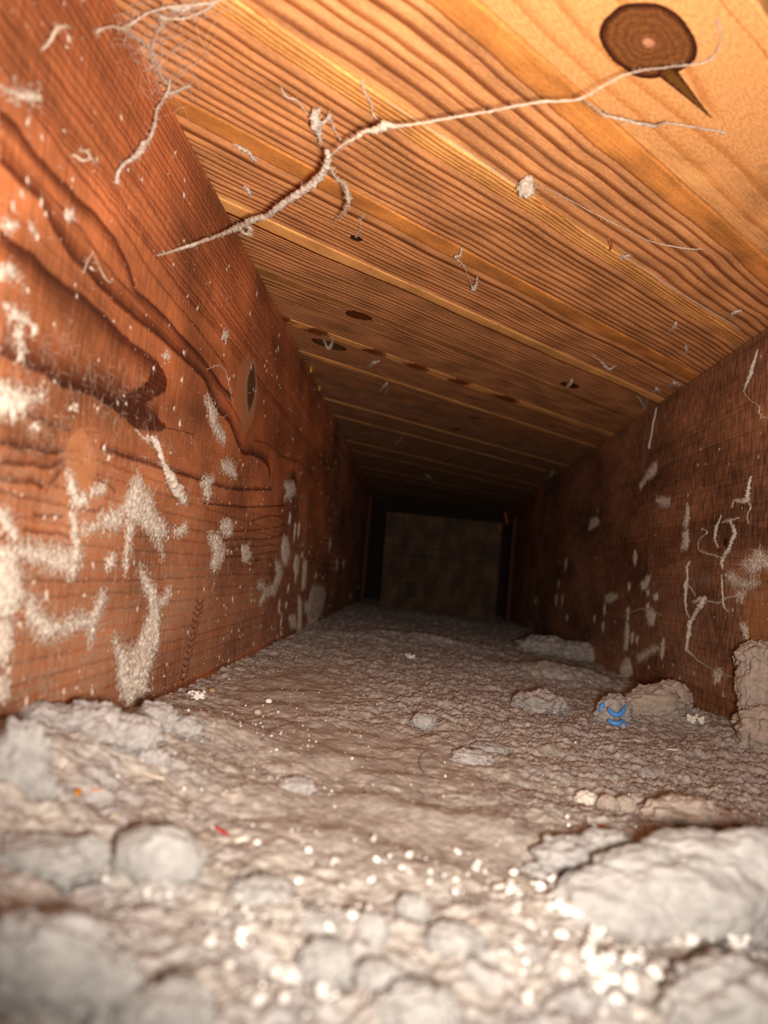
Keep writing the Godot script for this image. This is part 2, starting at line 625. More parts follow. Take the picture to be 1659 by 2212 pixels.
func build_floor() -> void:
	var g := Geo.new()
	var xs := 430
	var zs: Array[float] = []
	var z := 0.075
	while z < 2.05:
		zs.append(z)
		z += 0.00028 + 0.0029 * z
	for zz in zs:
		for k in xs:
			var x := LEFT - 0.003 + 0.376 * k / (xs - 1.0)
			g.v.append(Vector3(x, ground(x, zz), -zz))
			var s := calm(x, zz)
			var t := n_low.get_noise_2d(x * 2.0 + 40.0, zz * 2.0)
			var c := Color(0.92, 0.93, 0.96).lerp(Color(1.0, 0.94, 0.86), clampf(s + 0.45 + 0.7 * t, 0.0, 1.0))
			g.col.append(c)
	var rows := zs.size()
	for r in rows - 1:
		for k in xs - 1:
			var a := r * xs + k
			g.i.append(a); g.i.append(a + xs); g.i.append(a + xs + 1)
			g.i.append(a); g.i.append(a + xs + 1); g.i.append(a + 1)
	var m: StandardMaterial3D = M.bed
	structure(obj("floor", g, m))
	var under_ := Geo.new()   # the board that carries the bed
	box(under_, Vector3(0.056, -0.075, -0.95), Vector3(0.37, 0.02, 2.3))
	structure(obj("trim_1", under_, M.dark_wood))

func box(g: Geo, c: Vector3, s: Vector3, turn := Basis.IDENTITY) -> void:
	var h := s * 0.5
	for axis in 3:
		for sg in [-1.0, 1.0]:
			var n := Vector3.ZERO
			n[axis] = sg
			var a := Vector3.ZERO
			a[(axis + 1) % 3] = h[(axis + 1) % 3]
			var b := Vector3.ZERO
			b[(axis + 2) % 3] = h[(axis + 2) % 3]
			var m := n * h[axis]
			var la := a.length() * 2.0
			var lb := b.length() * 2.0
			g.quad(c + turn * (m - a - b), c + turn * (m + a - b), c + turn * (m + a + b), c + turn * (m - a + b), turn * n, Vector2(0, 0), Vector2(la, 0), Vector2(la, lb), Vector2(0, lb))

# box with eased long edges, its face towards +face
func beam(g: Geo, c: Vector3, s: Vector3, ease_: float, turn := Basis.IDENTITY) -> void:   # length along local x
	var prof := PackedVector2Array()
	var hy := s.y * 0.5
	var hz := s.z * 0.5
	for q in [[hy, hz, 1, 1], [hy, -hz, 1, -1], [-hy, -hz, -1, -1], [-hy, hz, -1, 1]]:
		var k := Vector2(q[0], q[1])
		if q[2] * q[3] > 0:
			prof.append(k - Vector2(0, ease_ * q[3]))
			prof.append(k - Vector2(ease_ * q[2], 0))
		else:
			prof.append(k - Vector2(ease_ * q[2], 0))
			prof.append(k - Vector2(0, ease_ * q[3]))
	# the order runs round the section; two points a corner
	var n := prof.size()
	var order: Array = range(n)
	order.sort_custom(func(a, b): return prof[a].angle() < prof[b].angle())
	var hx := s.x * 0.5
	for k in n:
		var a := prof[order[k]]
		var b := prof[order[(k + 1) % n]]
		var mid := (a + b) * 0.5
		g.quad(c + turn * Vector3(-hx, a.x, a.y), c + turn * Vector3(hx, a.x, a.y), c + turn * Vector3(hx, b.x, b.y), c + turn * Vector3(-hx, b.x, b.y), turn * Vector3(0, mid.x, mid.y),
			Vector2(0, 0.5 - a.y / s.z), Vector2(1, 0.5 - a.y / s.z), Vector2(1, 0.5 - b.y / s.z), Vector2(0, 0.5 - b.y / s.z))
	for e in [-1.0, 1.0]:
		var k0 := g.v.size()
		for k in n:
			var a := prof[order[k]]
			g.v.append(c + turn * Vector3(e * hx, a.x, a.y))
			g.uv.append(Vector2(0.5 + a.x, 0.5 + a.y))
		for k in range(1, n - 1):
			g.tri(k0, k0 + k, k0 + k + 1, turn * Vector3(e, 0, 0))

# ---------------------------------------------------------------- things
# dust clinging to a joist: felt body from an outline, plus loose hairs round its rim
func wall_dust(called: String, outline: Array, right: bool, thick: float, label: String, torn := 0.0, hairs := 26, group := "") -> void:
	var g := Geo.new()
	var p := v2(outline)
	var at: Callable = on_right if right else on_left
	patch(g, p, at, thick, 0.0022, torn)
	var o := Node3D.new()
	o.name = numbered(called)
	var mid := Vector2.ZERO
	for q in p:
		mid += q / p.size()
	add_child(o, true)
	var base: Vector3 = at.call(mid.x, mid.y, 0.0)
	o.position = base
	put("felt", shifted(g, -base), M.felt, o)
	var size := 0.0
	for q in p:
		size = maxf(size, q.distance_to(mid))
	var vg := Geo.new()
	patch(vg, p, at, 0.0005, 0.0030, 0.0085, clampf(size * 0.13, 0.0004, 0.0030))
	put("veil", shifted(vg, -base), M.gauze, o)
	var hg := Geo.new()
	var out := Vector3(-1, 0, 0) if right else Vector3(1, 0, 0)
	hairs = mini(hairs * 2, int(size * 2400.0))
	for k in hairs:
		var e := rng.randi() % p.size()
		var q := p[e].lerp(p[(e + 1) % p.size()], rng.randf()).lerp(mid, rng.randf() * (0.35 if k % 2 == 0 else 0.9))
		var away := (q - mid).normalized()
		var from: Vector3 = at.call(q.x, q.y, thick * (0.35 if k % 2 == 0 else 0.8))
		hair(hg, from, Vector3(0, away.y, -away.x) + out * rng.randf_range(0.0, 0.6) + Vector3(0, rng.randfn(), rng.randfn()) * 0.7, rng.randf_range(0.12, 0.5) * minf(size, 0.014), 0.000085)
	if hairs > 0:
		stuff(put("loose_fibres", shifted(hg, -base), M.web, o))
	tag(o, label, "dust clump", group)

func shifted(g: Geo, by: Vector3) -> ArrayMesh:
	for k in g.v.size():
		g.v[k] += by
	return g.mesh()

# a strand of dust: path in mm, radii in mm
func strand(called: String, path: Array, radii: Array, label: String, category: String, fluff := 20, rough := 0.5, group := "", branches := []) -> Node3D:
	var o := Node3D.new()
	o.name = numbered(called)
	add_child(o, true)
	var main := v3(path)
	o.position = main[0]
	var all := [[path, radii]]
	all.append_array(branches)
	var hg := Geo.new()
	for k in all.size():
		var g := Geo.new()
		var s := spline(v3(all[k][0]), 16)
		var rr := PackedFloat32Array()
		for x in all[k][1]:
			rr.append(x * 0.0008)
		for q in range(1, s.size()):
			var j := 0.00035 + 0.3 * along(rr, float(q) / s.size())
			s[q] += Vector3(fine.get_noise_3dv(s[q] * 3500.0), fine.get_noise_3dv(s[q] * 3500.0 + Vector3(50, 0, 0)), fine.get_noise_3dv(s[q] * 3500.0 + Vector3(0, 50, 0))) * j
		tube(g, s, rr, 9, rough * 0.95, 22000.0)
		put("strand" if k == 0 else "branch", shifted(g, -o.position), M.felt if rr[0] > 0.0003 or rr[rr.size() - 1] > 0.0003 else M.web, o)
		for q in fluff * 2:
			var t := rng.randf()
			var at := s[int(t * (s.size() - 1))]
			hair(hg, at, Vector3(rng.randfn(), rng.randfn(), rng.randfn()), rng.randf_range(0.4, 1.0) * (0.0018 + 1.6 * along(rr, t)), 0.00011)
	if hg.v.size():
		stuff(put("loose_fibres", shifted(hg, -o.position), M.web, o))
	tag(o, label, category, group)
	return o

# a fluffy lump lying on the bed: lobes as [x, y, z, rx, ry] in mm, the first is its place
func floor_clump(called: String, lobes: Array, label: String, m: Material, rough := 0.4, fluff := 0.12, category := "dust clump", deep := 0.8, rings := 34) -> Node3D:
	var g := Geo.new()
	var at := Vector3(lobes[0], lobes[1], lobes[2]) * 0.001
	for k in range(0, lobes.size(), 5):
		var c := Vector3(lobes[k], lobes[k + 1], lobes[k + 2]) * 0.001 - at
		lump(g, c, Vector3(lobes[k + 3], lobes[k + 4], lobes[k + 3] * deep) * 0.001, rough, fluff, rings, k * 7.0 + lobes[0])
	var o := put(called, g.mesh(), m, null, at)
	tag(o, label, category)
	return o

# chip with flat broken faces
func chip(seed_: int, s: Vector3, leaves := 1) -> Geo:
	var r := RandomNumberGenerator.new()
	r.seed = seed_
	var g := Geo.new()
	for q in leaves:
		var n := 7
		var off := Vector3(0, q * s.y * 1.5, 0)
		var turn := Basis.from_euler(Vector3(r.randfn() * 0.15, r.randf() * TAU, r.randfn() * 0.15))
		var top := []
		for k in n:
			var a := TAU * (k + r.randf() * 0.5) / n
			var w := r.randf_range(0.7, 1.1)
			top.append(Vector3(cos(a) * s.x * w, 0, sin(a) * s.z * w))
		for k in n:   # every face has its own corners, so that the edges stay sharp
			var a: Vector3 = top[k]
			var b: Vector3 = top[(k + 1) % n]
			var up := Vector3(0, s.y * 0.5, 0)
			g.quad(off + turn * (a * 0.85 + up), off + turn * (b * 0.85 + up), off + turn * (b - up * 0.4), off + turn * (a - up * 0.4), off + turn * (a + b))
			var j := g.v.size()
			g.v.append(off + turn * (up * 1.25)); g.v.append(off + turn * (a * 0.85 + up)); g.v.append(off + turn * (b * 0.85 + up))
			g.v.append(off - turn * (up * 0.8)); g.v.append(off + turn * (a - up * 0.4)); g.v.append(off + turn * (b - up * 0.4))
			for w in 6:
				g.uv.append(Vector2.ZERO)
			g.tri(j, j + 1, j + 2, turn * Vector3.UP)
			g.tri(j + 3, j + 4, j + 5, turn * Vector3.DOWN)
	return g

func rest(x: float, z: float, lift := 0.0) -> Vector3:
	return Vector3(x, ground(x, z) + lift, -z)

func rest_at(p: Array, lift := 0.0) -> Vector3:
	return rest(p[0] * 0.001, p[1] * 0.001, lift)

func _ready() -> void:
	# ---- camera
	var cam := Camera3D.new()
	cam.name = "camera"
	add_child(cam)
	var lens := CameraAttributesPhysical.new()
	lens.frustum_focal_length = 17.334
	lens.frustum_focus_distance = 0.47
	lens.exposure_aperture = 5.6
	lens.frustum_near = 0.01
	lens.frustum_far = 20.0
	cam.attributes = lens
	cam.keep_aspect = Camera3D.KEEP_HEIGHT
	cam.transform = Transform3D(Basis(Vector3(0.995248, 0.086888, -0.043953), Vector3(-0.083070, 0.993140, 0.082294), Vector3(0.050802, -0.078252, 0.995638)), Vector3(0, 0.074, 0))
	cam.current = true
	# ---- the dark room round the cavity, and exposure
	var around := WorldEnvironment.new()
	around.name = "surroundings"
	var env := Environment.new()
	env.background_mode = Environment.BG_COLOR
	env.background_color = Color(0.035, 0.035, 0.04)
	env.tonemap_mode = Environment.TONE_MAPPER_LINEAR
	env.tonemap_exposure = 1.0
	env.sdfgi_enabled = true
	env.ssao_enabled = true
	env.ssil_enabled = true
	around.environment = env
	add_child(around)
	# ---- the flash: a little to the right of the lens and below it
	var flash := SpotLight3D.new()
	flash.name = "flash_light"
	flash.position = Vector3(0.020, 0.064, 0.0)
	flash.basis = Basis.looking_at(Vector3(-0.03, 0.34, -1.0))
	flash.light_color = Color(1.0, 0.965, 0.925)
	flash.light_energy = 0.28
	flash.light_size = 0.003
	flash.spot_range = 6.0
	flash.spot_angle = 57.0
	flash.spot_attenuation = 2.0
	flash.spot_angle_attenuation = 1.0
	flash.shadow_enabled = true
	add_child(flash)

	rng.seed = 20
	fine.seed = 3
	fine.frequency = 0.02
	fine.fractal_octaves = 3
	cell.seed = 5
	cell.noise_type = FastNoiseLite.TYPE_CELLULAR
	cell.frequency = 0.02
	cell.cellular_return_type = FastNoiseLite.RETURN_DISTANCE
	cell.fractal_type = FastNoiseLite.FRACTAL_NONE
	n_low.seed = 11
	n_low.frequency = 22.0
	n_low.fractal_octaves = 2
	for q in [[n_a, 62.0], [n_b, 150.0], [n_c, 390.0]]:
		q[0].seed = int(q[1])
		q[0].noise_type = FastNoiseLite.TYPE_CELLULAR
		q[0].cellular_return_type = FastNoiseLite.RETURN_DISTANCE
		q[0].fractal_type = FastNoiseLite.FRACTAL_NONE
		q[0].frequency = q[1]
	n_d.seed = 8
	n_d.frequency = 330.0
	n_d.fractal_octaves = 4
	n_e.seed = 15
	n_e.frequency = 75.0
	n_e.fractal_octaves = 5
	n_e.fractal_gain = 0.58

	M.fuzz = fuzz_normal(384, 4, 0.035, 9.0)
	M.bed = dusty(Color(0.69, 0.672, 0.655), 0.13, 17.0, 31)
	M.bed.vertex_color_use_as_albedo = true
	M.bed.normal_scale = 0.4
	M.felt = dusty(Color(0.76, 0.70, 0.64), 0.14, 40.0, 32)
	M.grey = dusty(Color(0.62, 0.60, 0.58), 0.09, 22.0, 33)
	M.bed_clump = dusty(Color(0.62, 0.59, 0.57), 0.15, 20.0, 35)
	M.fibre = mat(Color(0.60, 0.555, 0.51), 1.0)
	M.tan = dusty(Color(0.64, 0.58, 0.53), 0.12, 22.0, 34)
	M.web = mat(Color(0.80, 0.72, 0.64), 0.9)
	M.gauze = mat(Color(0.80, 0.73, 0.66, 0.55), 1.0)
	M.gauze.transparency = BaseMaterial3D.TRANSPARENCY_ALPHA
	M.felt.normal_scale = 0.3
	M.dark_wood = mat(Color(0.30, 0.19, 0.11), 0.9)
	M.chip = mat(Color(0.95, 0.925, 0.89), 0.28)
	M.chip.metallic_specular = 0.8
	M.stone = mat(Color(0.80, 0.76, 0.70), 0.5)
	M.resin = mat(Color(0.72, 0.52, 0.10), 0.12)
	M.resin.metallic_specular = 0.8

	build_left()
	build_right()
	build_deck()
	build_end()
	build_floor()
	dust_on_left()
	dust_on_right()
	webs()
	clumps()
	debris()

# ---------------------------------------------------------------- the shell
func joist(called: String, x: float, out: float, spans: Array, other: Material) -> void:
	var thick := 0.04
	var o := MeshInstance3D.new()
	o.name = called
	var m := ArrayMesh.new()
	for s: Array in spans:   # the face towards the cavity, length by length
		var g := Geo.new()
		var a: float = s[0]
		var b: float = s[1]
		g.quad(Vector3(x, TOP - 0.002, -a), Vector3(x, TOP - 0.002, -b), Vector3(x, -0.07, -b), Vector3(x, -0.07, -a), Vector3(out, 0, 0), Vector2(0, 0.002 / TOP), Vector2(1, 0.002 / TOP), Vector2(1, (TOP + 0.07) / TOP), Vector2(0, (TOP + 0.07) / TOP))
		g.quad(Vector3(x, TOP - 0.002, -a), Vector3(x, TOP - 0.002, -b), Vector3(x - out * 0.002, TOP, -b), Vector3(x - out * 0.002, TOP, -a), Vector3(out, 1, 0), Vector2(0, 0.002 / TOP), Vector2(1, 0.002 / TOP), Vector2(1, 0), Vector2(0, 0))
		m.add_surface_from_arrays(Mesh.PRIMITIVE_TRIANGLES, g.arrays())
		m.surface_set_material(m.get_surface_count() - 1, s[2])
	var g2 := Geo.new()
	var z0: float = -spans[0][0]
	var z1: float = -spans[-1][1]
	var xb := x - out * thick
	var xe := x - out * 0.002
	g2.quad(Vector3(xe, TOP, z0), Vector3(xe, TOP, z1), Vector3(xb, TOP, z1), Vector3(xb, TOP, z0), Vector3.UP)
	g2.quad(Vector3(xb, TOP, z0), Vector3(xb, TOP, z1), Vector3(xb, -0.07, z1), Vector3(xb, -0.07, z0), Vector3(-out, 0, 0))
	g2.quad(Vector3(x, -0.07, z0), Vector3(x, -0.07, z1), Vector3(xb, -0.07, z1), Vector3(xb, -0.07, z0), Vector3.DOWN)
	g2.quad(Vector3(x, TOP - 0.002, z0), Vector3(xb, TOP - 0.002, z0), Vector3(xb, -0.07, z0), Vector3(x, -0.07, z0), Vector3(0, 0, 1))
	g2.quad(Vector3(x, TOP - 0.002, z1), Vector3(xb, TOP - 0.002, z1), Vector3(xb, -0.07, z1), Vector3(x, -0.07, z1), Vector3(0, 0, -1))
	m.add_surface_from_arrays(Mesh.PRIMITIVE_TRIANGLES, g2.arrays())
	m.surface_set_material(m.get_surface_count() - 1, other)
	o.mesh = m
	add_child(o, true)
	structure(o)

func build_left() -> void:
	begin_face(2048, 820, 0.16, 1.0)
	# straight grain near the upper edge
	var y := 0.2755
	var r := RandomNumberGenerator.new()
	r.seed = 2
	while y > 0.205:
		var a := []
		for k in 5:
			a.append_array([150.0 + 220.0 * k, y * 1000.0 + r.randf_range(-0.5, 0.5) - (0.0 if y > 0.23 else 2.0 * k)])
		ring_line(a, 0.3, r.randf_range(0.9, 1.8), r.randf_range(0.4, 0.8))
		y -= r.randf_range(0.0022, 0.0042)
	ring_line([190.5, 215.7, 205.7, 214.3, 232.7, 213.8, 276.1, 212.5, 313.9, 206.8, 376.7, 204.6, 477.8, 210.3, 657.7, 204.9], 0.4, 2.4, 0.75)
	ring_line([192.4, 207.5, 210.5, 205.7, 242.4, 203, 278.9, 202.5, 316.9, 197.4, 379.9, 195.6, 448.8, 192.6], 0.4, 2.0, 0.6)
	ring_line([189.5, 220.4, 204, 221.8, 227, 223.1, 259.4, 225.3, 302.7, 224.6, 355.4, 220.7, 416.7, 219.5, 531.6, 219.8], 0.4, 1.6, 0.6)
	# the cathedral of flat-sawn rings
	ring_line([195.4, 194.5, 203.8, 194.9, 216.6, 193.1, 227.2, 193.3, 242.2, 194, 256.8, 195, 270.6, 194.3, 281.7, 192.9, 291.9, 189.3, 300.6, 183.7, 316.9, 184.1, 343.6, 184.3, 359.4, 183.3, 389.5, 183.1, 419.6, 180.9, 443.4, 178.2, 468.9, 178], 1.5, 8.0, 1.0)
	ring_line([197, 187.1, 212.6, 185.4, 229.9, 186.4, 250.7, 185.2, 271.4, 182.1, 305.4, 180.2, 347.8, 179.9, 404, 177.1, 456.4, 173.7, 511.8, 163.7], 0.5, 2.0, 0.6)
	ring_line([198.3, 181.6, 206.5, 181.3, 219.3, 181.9, 225.4, 179.9, 233, 176.4, 243.5, 174.2, 256.4, 173.4, 274.2, 172.1, 299.9, 172.3, 329.8, 173.5, 360.4, 173.8, 390.3, 173.8, 410.5, 172.1, 435.6, 163, 468.9, 160.5, 493.7, 151.8, 510.4, 147.5, 539.6, 151.3, 590.1, 152.2, 609.8, 143.4], 12.0, 1.8, 1.0)
	ring_line([200.7, 171, 213.5, 170.4, 231, 169.4, 247.8, 168.6, 269.4, 166.6, 289.3, 166.4], 0.4, 2.5, 0.35)
	ring_line([202.7, 162, 209.4, 162.1, 220.2, 163, 226.6, 162.5, 235.1, 161.7, 250.4, 162.8, 276.8, 162.5, 296.2, 160.8, 322.3, 161.2, 341.1, 159.6, 349.5, 156.1], 1.5, 13.0, 1.0)
	ring_line([210.3, 128.7, 224.4, 128.9, 236.3, 129.3, 249.6, 129, 268.9, 131, 285.6, 131.2, 302.3, 131.4, 320.1, 131.5, 343.1, 133.5], 20.0, 1.5, 1.0)
	dark_area([330.6, 163.2, 349.5, 156.1, 349, 151.6, 335.8, 144.8, 325.8, 140.6, 348.7, 136, 356.2, 135.6, 348.2, 131.5, 320.4, 126.8, 305.7, 128.3, 285.6, 131.2, 306.9, 139.9, 325.5, 150.9], 1.0)
	ring_line([343.1, 133.5, 369.4, 136.4, 399.9, 139.8], 0.4, 0.5, 0.9)
	# below it the rings run level
	ring_line([229.6, 113.9, 241.6, 113.8, 258.3, 114.2], 3.5, 0.8, 0.75)
	ring_line([216.3, 102.5, 230.4, 103.3, 246.5, 104.5, 269.3, 108.8], 4.5, 1.2, 0.95)
	ring_line([217.7, 96.3, 235.7, 98.4, 247.7, 99.7, 257.8, 103.5, 268.2, 105.6], 4.0, 1.2, 0.9)
	ring_line([218.8, 91.2, 237, 92.5, 245.3, 92.4], 4.0, 1.2, 0.95)
	ring_line([246.7, 90.7, 252.4, 96.6, 258.3, 101.7], 2.0, 2.0, 0.6)
	ring_line([284.9, 112.9, 310.1, 113.2, 348.5, 114.4, 386.2, 115.8, 430.9, 117.2, 467.2, 118.4, 513.2, 121.8, 624.2, 134.5], 4.5, 1.4, 1.0)
	ring_line([431, 104.2, 549.4, 112.6, 691.2, 126.7], 2.2, 0.8, 1.0)
	ring_line([554.3, 101.7, 619.8, 111.4, 689.9, 115.5], 1.6, 0.9, 0.9)
	ring_line([504.7, 91.5, 652.9, 103.2, 699.8, 111], 1.4, 0.8, 0.8)
	ring_line([471.9, 83.7, 536.3, 87.8, 629.4, 92.2, 709.7, 102.2], 1.5, 0.7, 0.9)
	ring_line([483, 78.6, 562.7, 83, 660.6, 88.2], 1.3, 0.7, 0.9)
	ring_line([485.3, 72.9, 565.4, 77, 676.8, 82.8], 1.3, 0.7, 0.8)
	ring_line([546.6, 71, 607.8, 73.8], 1.0, 0.7, 0.8)
	ring_line([241, 82.2, 261.4, 82.7], 2.0, 0.8, 0.8)
	ring_line([278.1, 87.3, 296.3, 89.3], 3.0, 0.9, 0.8)
	ring_line([235.3, 76.6, 268.7, 76.7], 2.0, 0.8, 0.7)
	ring_line([277.3, 99.5, 283.2, 100.6, 292, 99.9, 304.4, 97.1], 3.0, 1.0, 0.7)
	ring_line([633.7, 164.9, 755.7, 177.1, 864.8, 171.3, 926.5, 143.5], 1.5, 1.0, 0.7)
	ring_line([535.1, 161.3, 591.8, 167.8, 654.3, 168.2, 728.5, 173], 2.5, 0.8, 0.7)
	for k in 16:
		var yy := 0.108 - 0.0068 * k
		var a := []
		for q in 6:
			a.append_array([150.0 + 180.0 * q, yy * 1000.0 + r.randf_range(-1.2, 1.2)])
		ring_line(a, 1.6, 0.5, r.randf_range(0.22, 0.5))
	# the herringbone split low on the face
	for k in 13:
		var t := k / 12.0
		var z := 446.0 - 16.0 * t
		var yy := lerpf(44.0, 1.0, t)
		ring_line([z - 9.0, yy + 2.6, z - 1.0, yy, z + 8.0, yy + 2.8], 2.2, 0.6, 1.0)
	var d := face_colours(Color(0.69, 0.415, 0.26), Color(0.32, 0.15, 0.085), 41, 0.0013, 0.80)
	var heart := Color(0.33, 0.22, 0.15)
	var rim := Color(0.57, 0.38, 0.24)
	face_knot(d, 505.0, 188.0, 33.0, 30.0, 0.15, Color(0.72, 0.50, 0.35), heart, 0.0)
	face_knot(d, 516.0, 196.0, 20.0, 23.0, 0.0, Color(0.68, 0.56, 0.45), heart, 0.66)
	face_knot(d, 722.0, 148.0, 40.0, 21.0, 0.0, Color(0.58, 0.40, 0.27), heart, 0.6)
	face_knot(d, 270.0, 105.0, 15.0, 13.0, 0.2, Color(0.74, 0.50, 0.33), heart, 0.0)
	var near := textured(picture(fw, fh, d), 0.62)
	near.metallic_specular = 0.35
	begin_face(1024, 256, 1.0, 2.1)
	for k in 22:
		var yy := 0.012 * k + r.randf() * 0.006
		ring_line([1000.0, yy * 1000.0, 1300.0, yy * 1000.0 + r.randf_range(-5, 5), 1700.0, yy * 1000.0 + r.randf_range(-5, 5), 2100.0, yy * 1000.0], 2.5, 0.8, r.randf_range(0.3, 0.8))
	var far := textured(picture(fw, fh, face_colours(Color(0.64, 0.40, 0.25), Color(0.34, 0.17, 0.09), 47, 0.0013, 0.7)), 0.75)
	M.far_joist = far
	joist("wall_left", LEFT, 1.0, [[-0.2, 0.16, far], [0.16, 1.0, near], [1.0, 2.1, far]], M.dark_wood)

func build_right() -> void:
	begin_face(2000, 512, 0.10, 1.45)
	var r := RandomNumberGenerator.new()
	r.seed = 9
	for k in 46:
		var yy := 275.0 - 6.2 * k + r.randf_range(-1.5, 1.5)
		var a := []
		for q in 6:
			a.append_array([90.0 + 280.0 * q, yy + r.randf_range(-1.6, 1.6)])
		ring_line(a, 1.6, 0.6, r.randf_range(0.15, 0.42))
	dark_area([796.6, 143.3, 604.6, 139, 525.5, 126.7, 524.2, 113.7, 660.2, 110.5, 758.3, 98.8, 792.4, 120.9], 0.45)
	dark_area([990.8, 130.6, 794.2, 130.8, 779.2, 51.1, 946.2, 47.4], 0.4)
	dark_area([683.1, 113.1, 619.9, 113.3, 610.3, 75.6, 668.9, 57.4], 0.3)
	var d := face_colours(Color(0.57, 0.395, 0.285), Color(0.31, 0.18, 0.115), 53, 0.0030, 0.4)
	# paler smears and the thin scribed line
	smear(d, [826.3, 256.8, 811, 202.5], 8.0, 150.0, Color(0.62, 0.52, 0.41), 0.75)
	smear(d, [857.2, 36.2, 839.1, -13.4], 4.0, 60.0, Color(0.74, 0.64, 0.53), 0.8)
	smear(d, [935.4, 76.6, 915, 9.9], 3.0, 70.0, Color(0.64, 0.53, 0.43), 0.7)
	smear(d, [632, 94.3, 630.8, 85.8], 17.0, 20.0, Color(0.60, 0.55, 0.51), 0.75)
	smear(d, [533.5, 74.9, 530.5, 46.1], 22.0, 60.0, Color(0.72, 0.47, 0.24), 0.6)
	smear(d, [532.1, 96, 531.6, 91.1], 14.0, 20.0, Color(0.74, 0.46, 0.22), 0.6)
	for k in 26:
		var z := r.randf_range(480, 1400)
		smear(d, [z, r.randf_range(60, 220), z, 0.0], r.randf_range(1.0, 4.0), r.randf_range(20, 90), Color(0.62, 0.49, 0.38), r.randf_range(0.2, 0.55))
	scribe(d, [1062.8, 204.9, 771.7, 206.9], Color(0.60, 0.46, 0.34), 0.5)
	scribe(d, [771.7, 206.9, 652.2, 204.9, 577.8, 203.8, 533.2, 205.4], Color(0.66, 0.50, 0.38), 0.8)
	# the round hole
	var hz := (0.596 - fz0) / fzl * fw
	var hy := (TOP - 0.1199) / TOP * fh
	for py in range(int(hy) - 12, int(hy) + 12):
		for px in range(int(hz) - 12, int(hz) + 12):
			var q := sqrt(pow((px - hz) / 6.5, 2.0) + pow((py - hy) / 8.0, 2.0))
			if q < 1.0:
				for c in 3:
					d[(py * fw + px) * 3 + c] = int(d[(py * fw + px) * 3 + c] * lerpf(0.35, 1.0, smoothstep(0.6, 1.0, q)))
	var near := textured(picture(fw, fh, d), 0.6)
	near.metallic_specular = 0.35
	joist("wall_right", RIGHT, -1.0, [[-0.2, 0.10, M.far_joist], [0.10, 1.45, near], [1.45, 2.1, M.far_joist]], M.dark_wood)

# a soft-edged upright smear from one point down, in mm
func smear(d: PackedByteArray, a: Array, half: float, _long: float, c: Color, deep: float) -> void:
	var x0: float = (a[0] * 0.001 - fz0) / fzl * fw
	var y0: float = (TOP - a[1] * 0.001) / TOP * fh
	var y1: float = (TOP - a[3] * 0.001) / TOP * fh
	var w := half * 0.001 / fzl * fw
	for y in range(maxi(0, int(y0 - 8)), mini(fh, int(y1 + 8))):
		for x in range(maxi(0, int(x0 - w * 1.5)), mini(fw, int(x0 + w * 1.5) + 1)):
			var e := 1.0 - smoothstep(0.5, 1.2, absf(x - x0) / w + 0.25 * fine.get_noise_2d(x * 8.0, y * 1.5))
			e *= smoothstep(y0 - 8, y0 + 8, y) * (1.0 - smoothstep(y1 - 8, y1 + 8, y)) * deep * (0.75 + 0.5 * fine.get_noise_2d(x * 12.0, y * 2.0))
			if e > 0.0:
				var o := (y * fw + x) * 3
				d[o] = int(lerpf(d[o], c.r * 255.0, e))
				d[o + 1] = int(lerpf(d[o + 1], c.g * 255.0, e))
				d[o + 2] = int(lerpf(d[o + 2], c.b * 255.0, e))

func scribe(d: PackedByteArray, a: Array, c: Color, deep: float) -> void:
	var p := v2(a)
	for k in p.size() - 1:
		var f := Vector2((p[k].x - fz0) / fzl * fw, (TOP - p[k].y) / TOP * fh)
		var t := Vector2((p[k + 1].x - fz0) / fzl * fw, (TOP - p[k + 1].y) / TOP * fh)
		var n := int(f.distance_to(t)) + 1
		for s in n:
			var q := f.lerp(t, float(s) / n)
			for w in 2:
				var o := (clampi(int(q.y) + w, 0, fh - 1) * fw + clampi(int(q.x), 0, fw - 1)) * 3
				d[o] = int(lerpf(d[o], c.r * 255.0, deep))
				d[o + 1] = int(lerpf(d[o + 1], c.g * 255.0, deep))
				d[o + 2] = int(lerpf(d[o + 2], c.b * 255.0, deep))

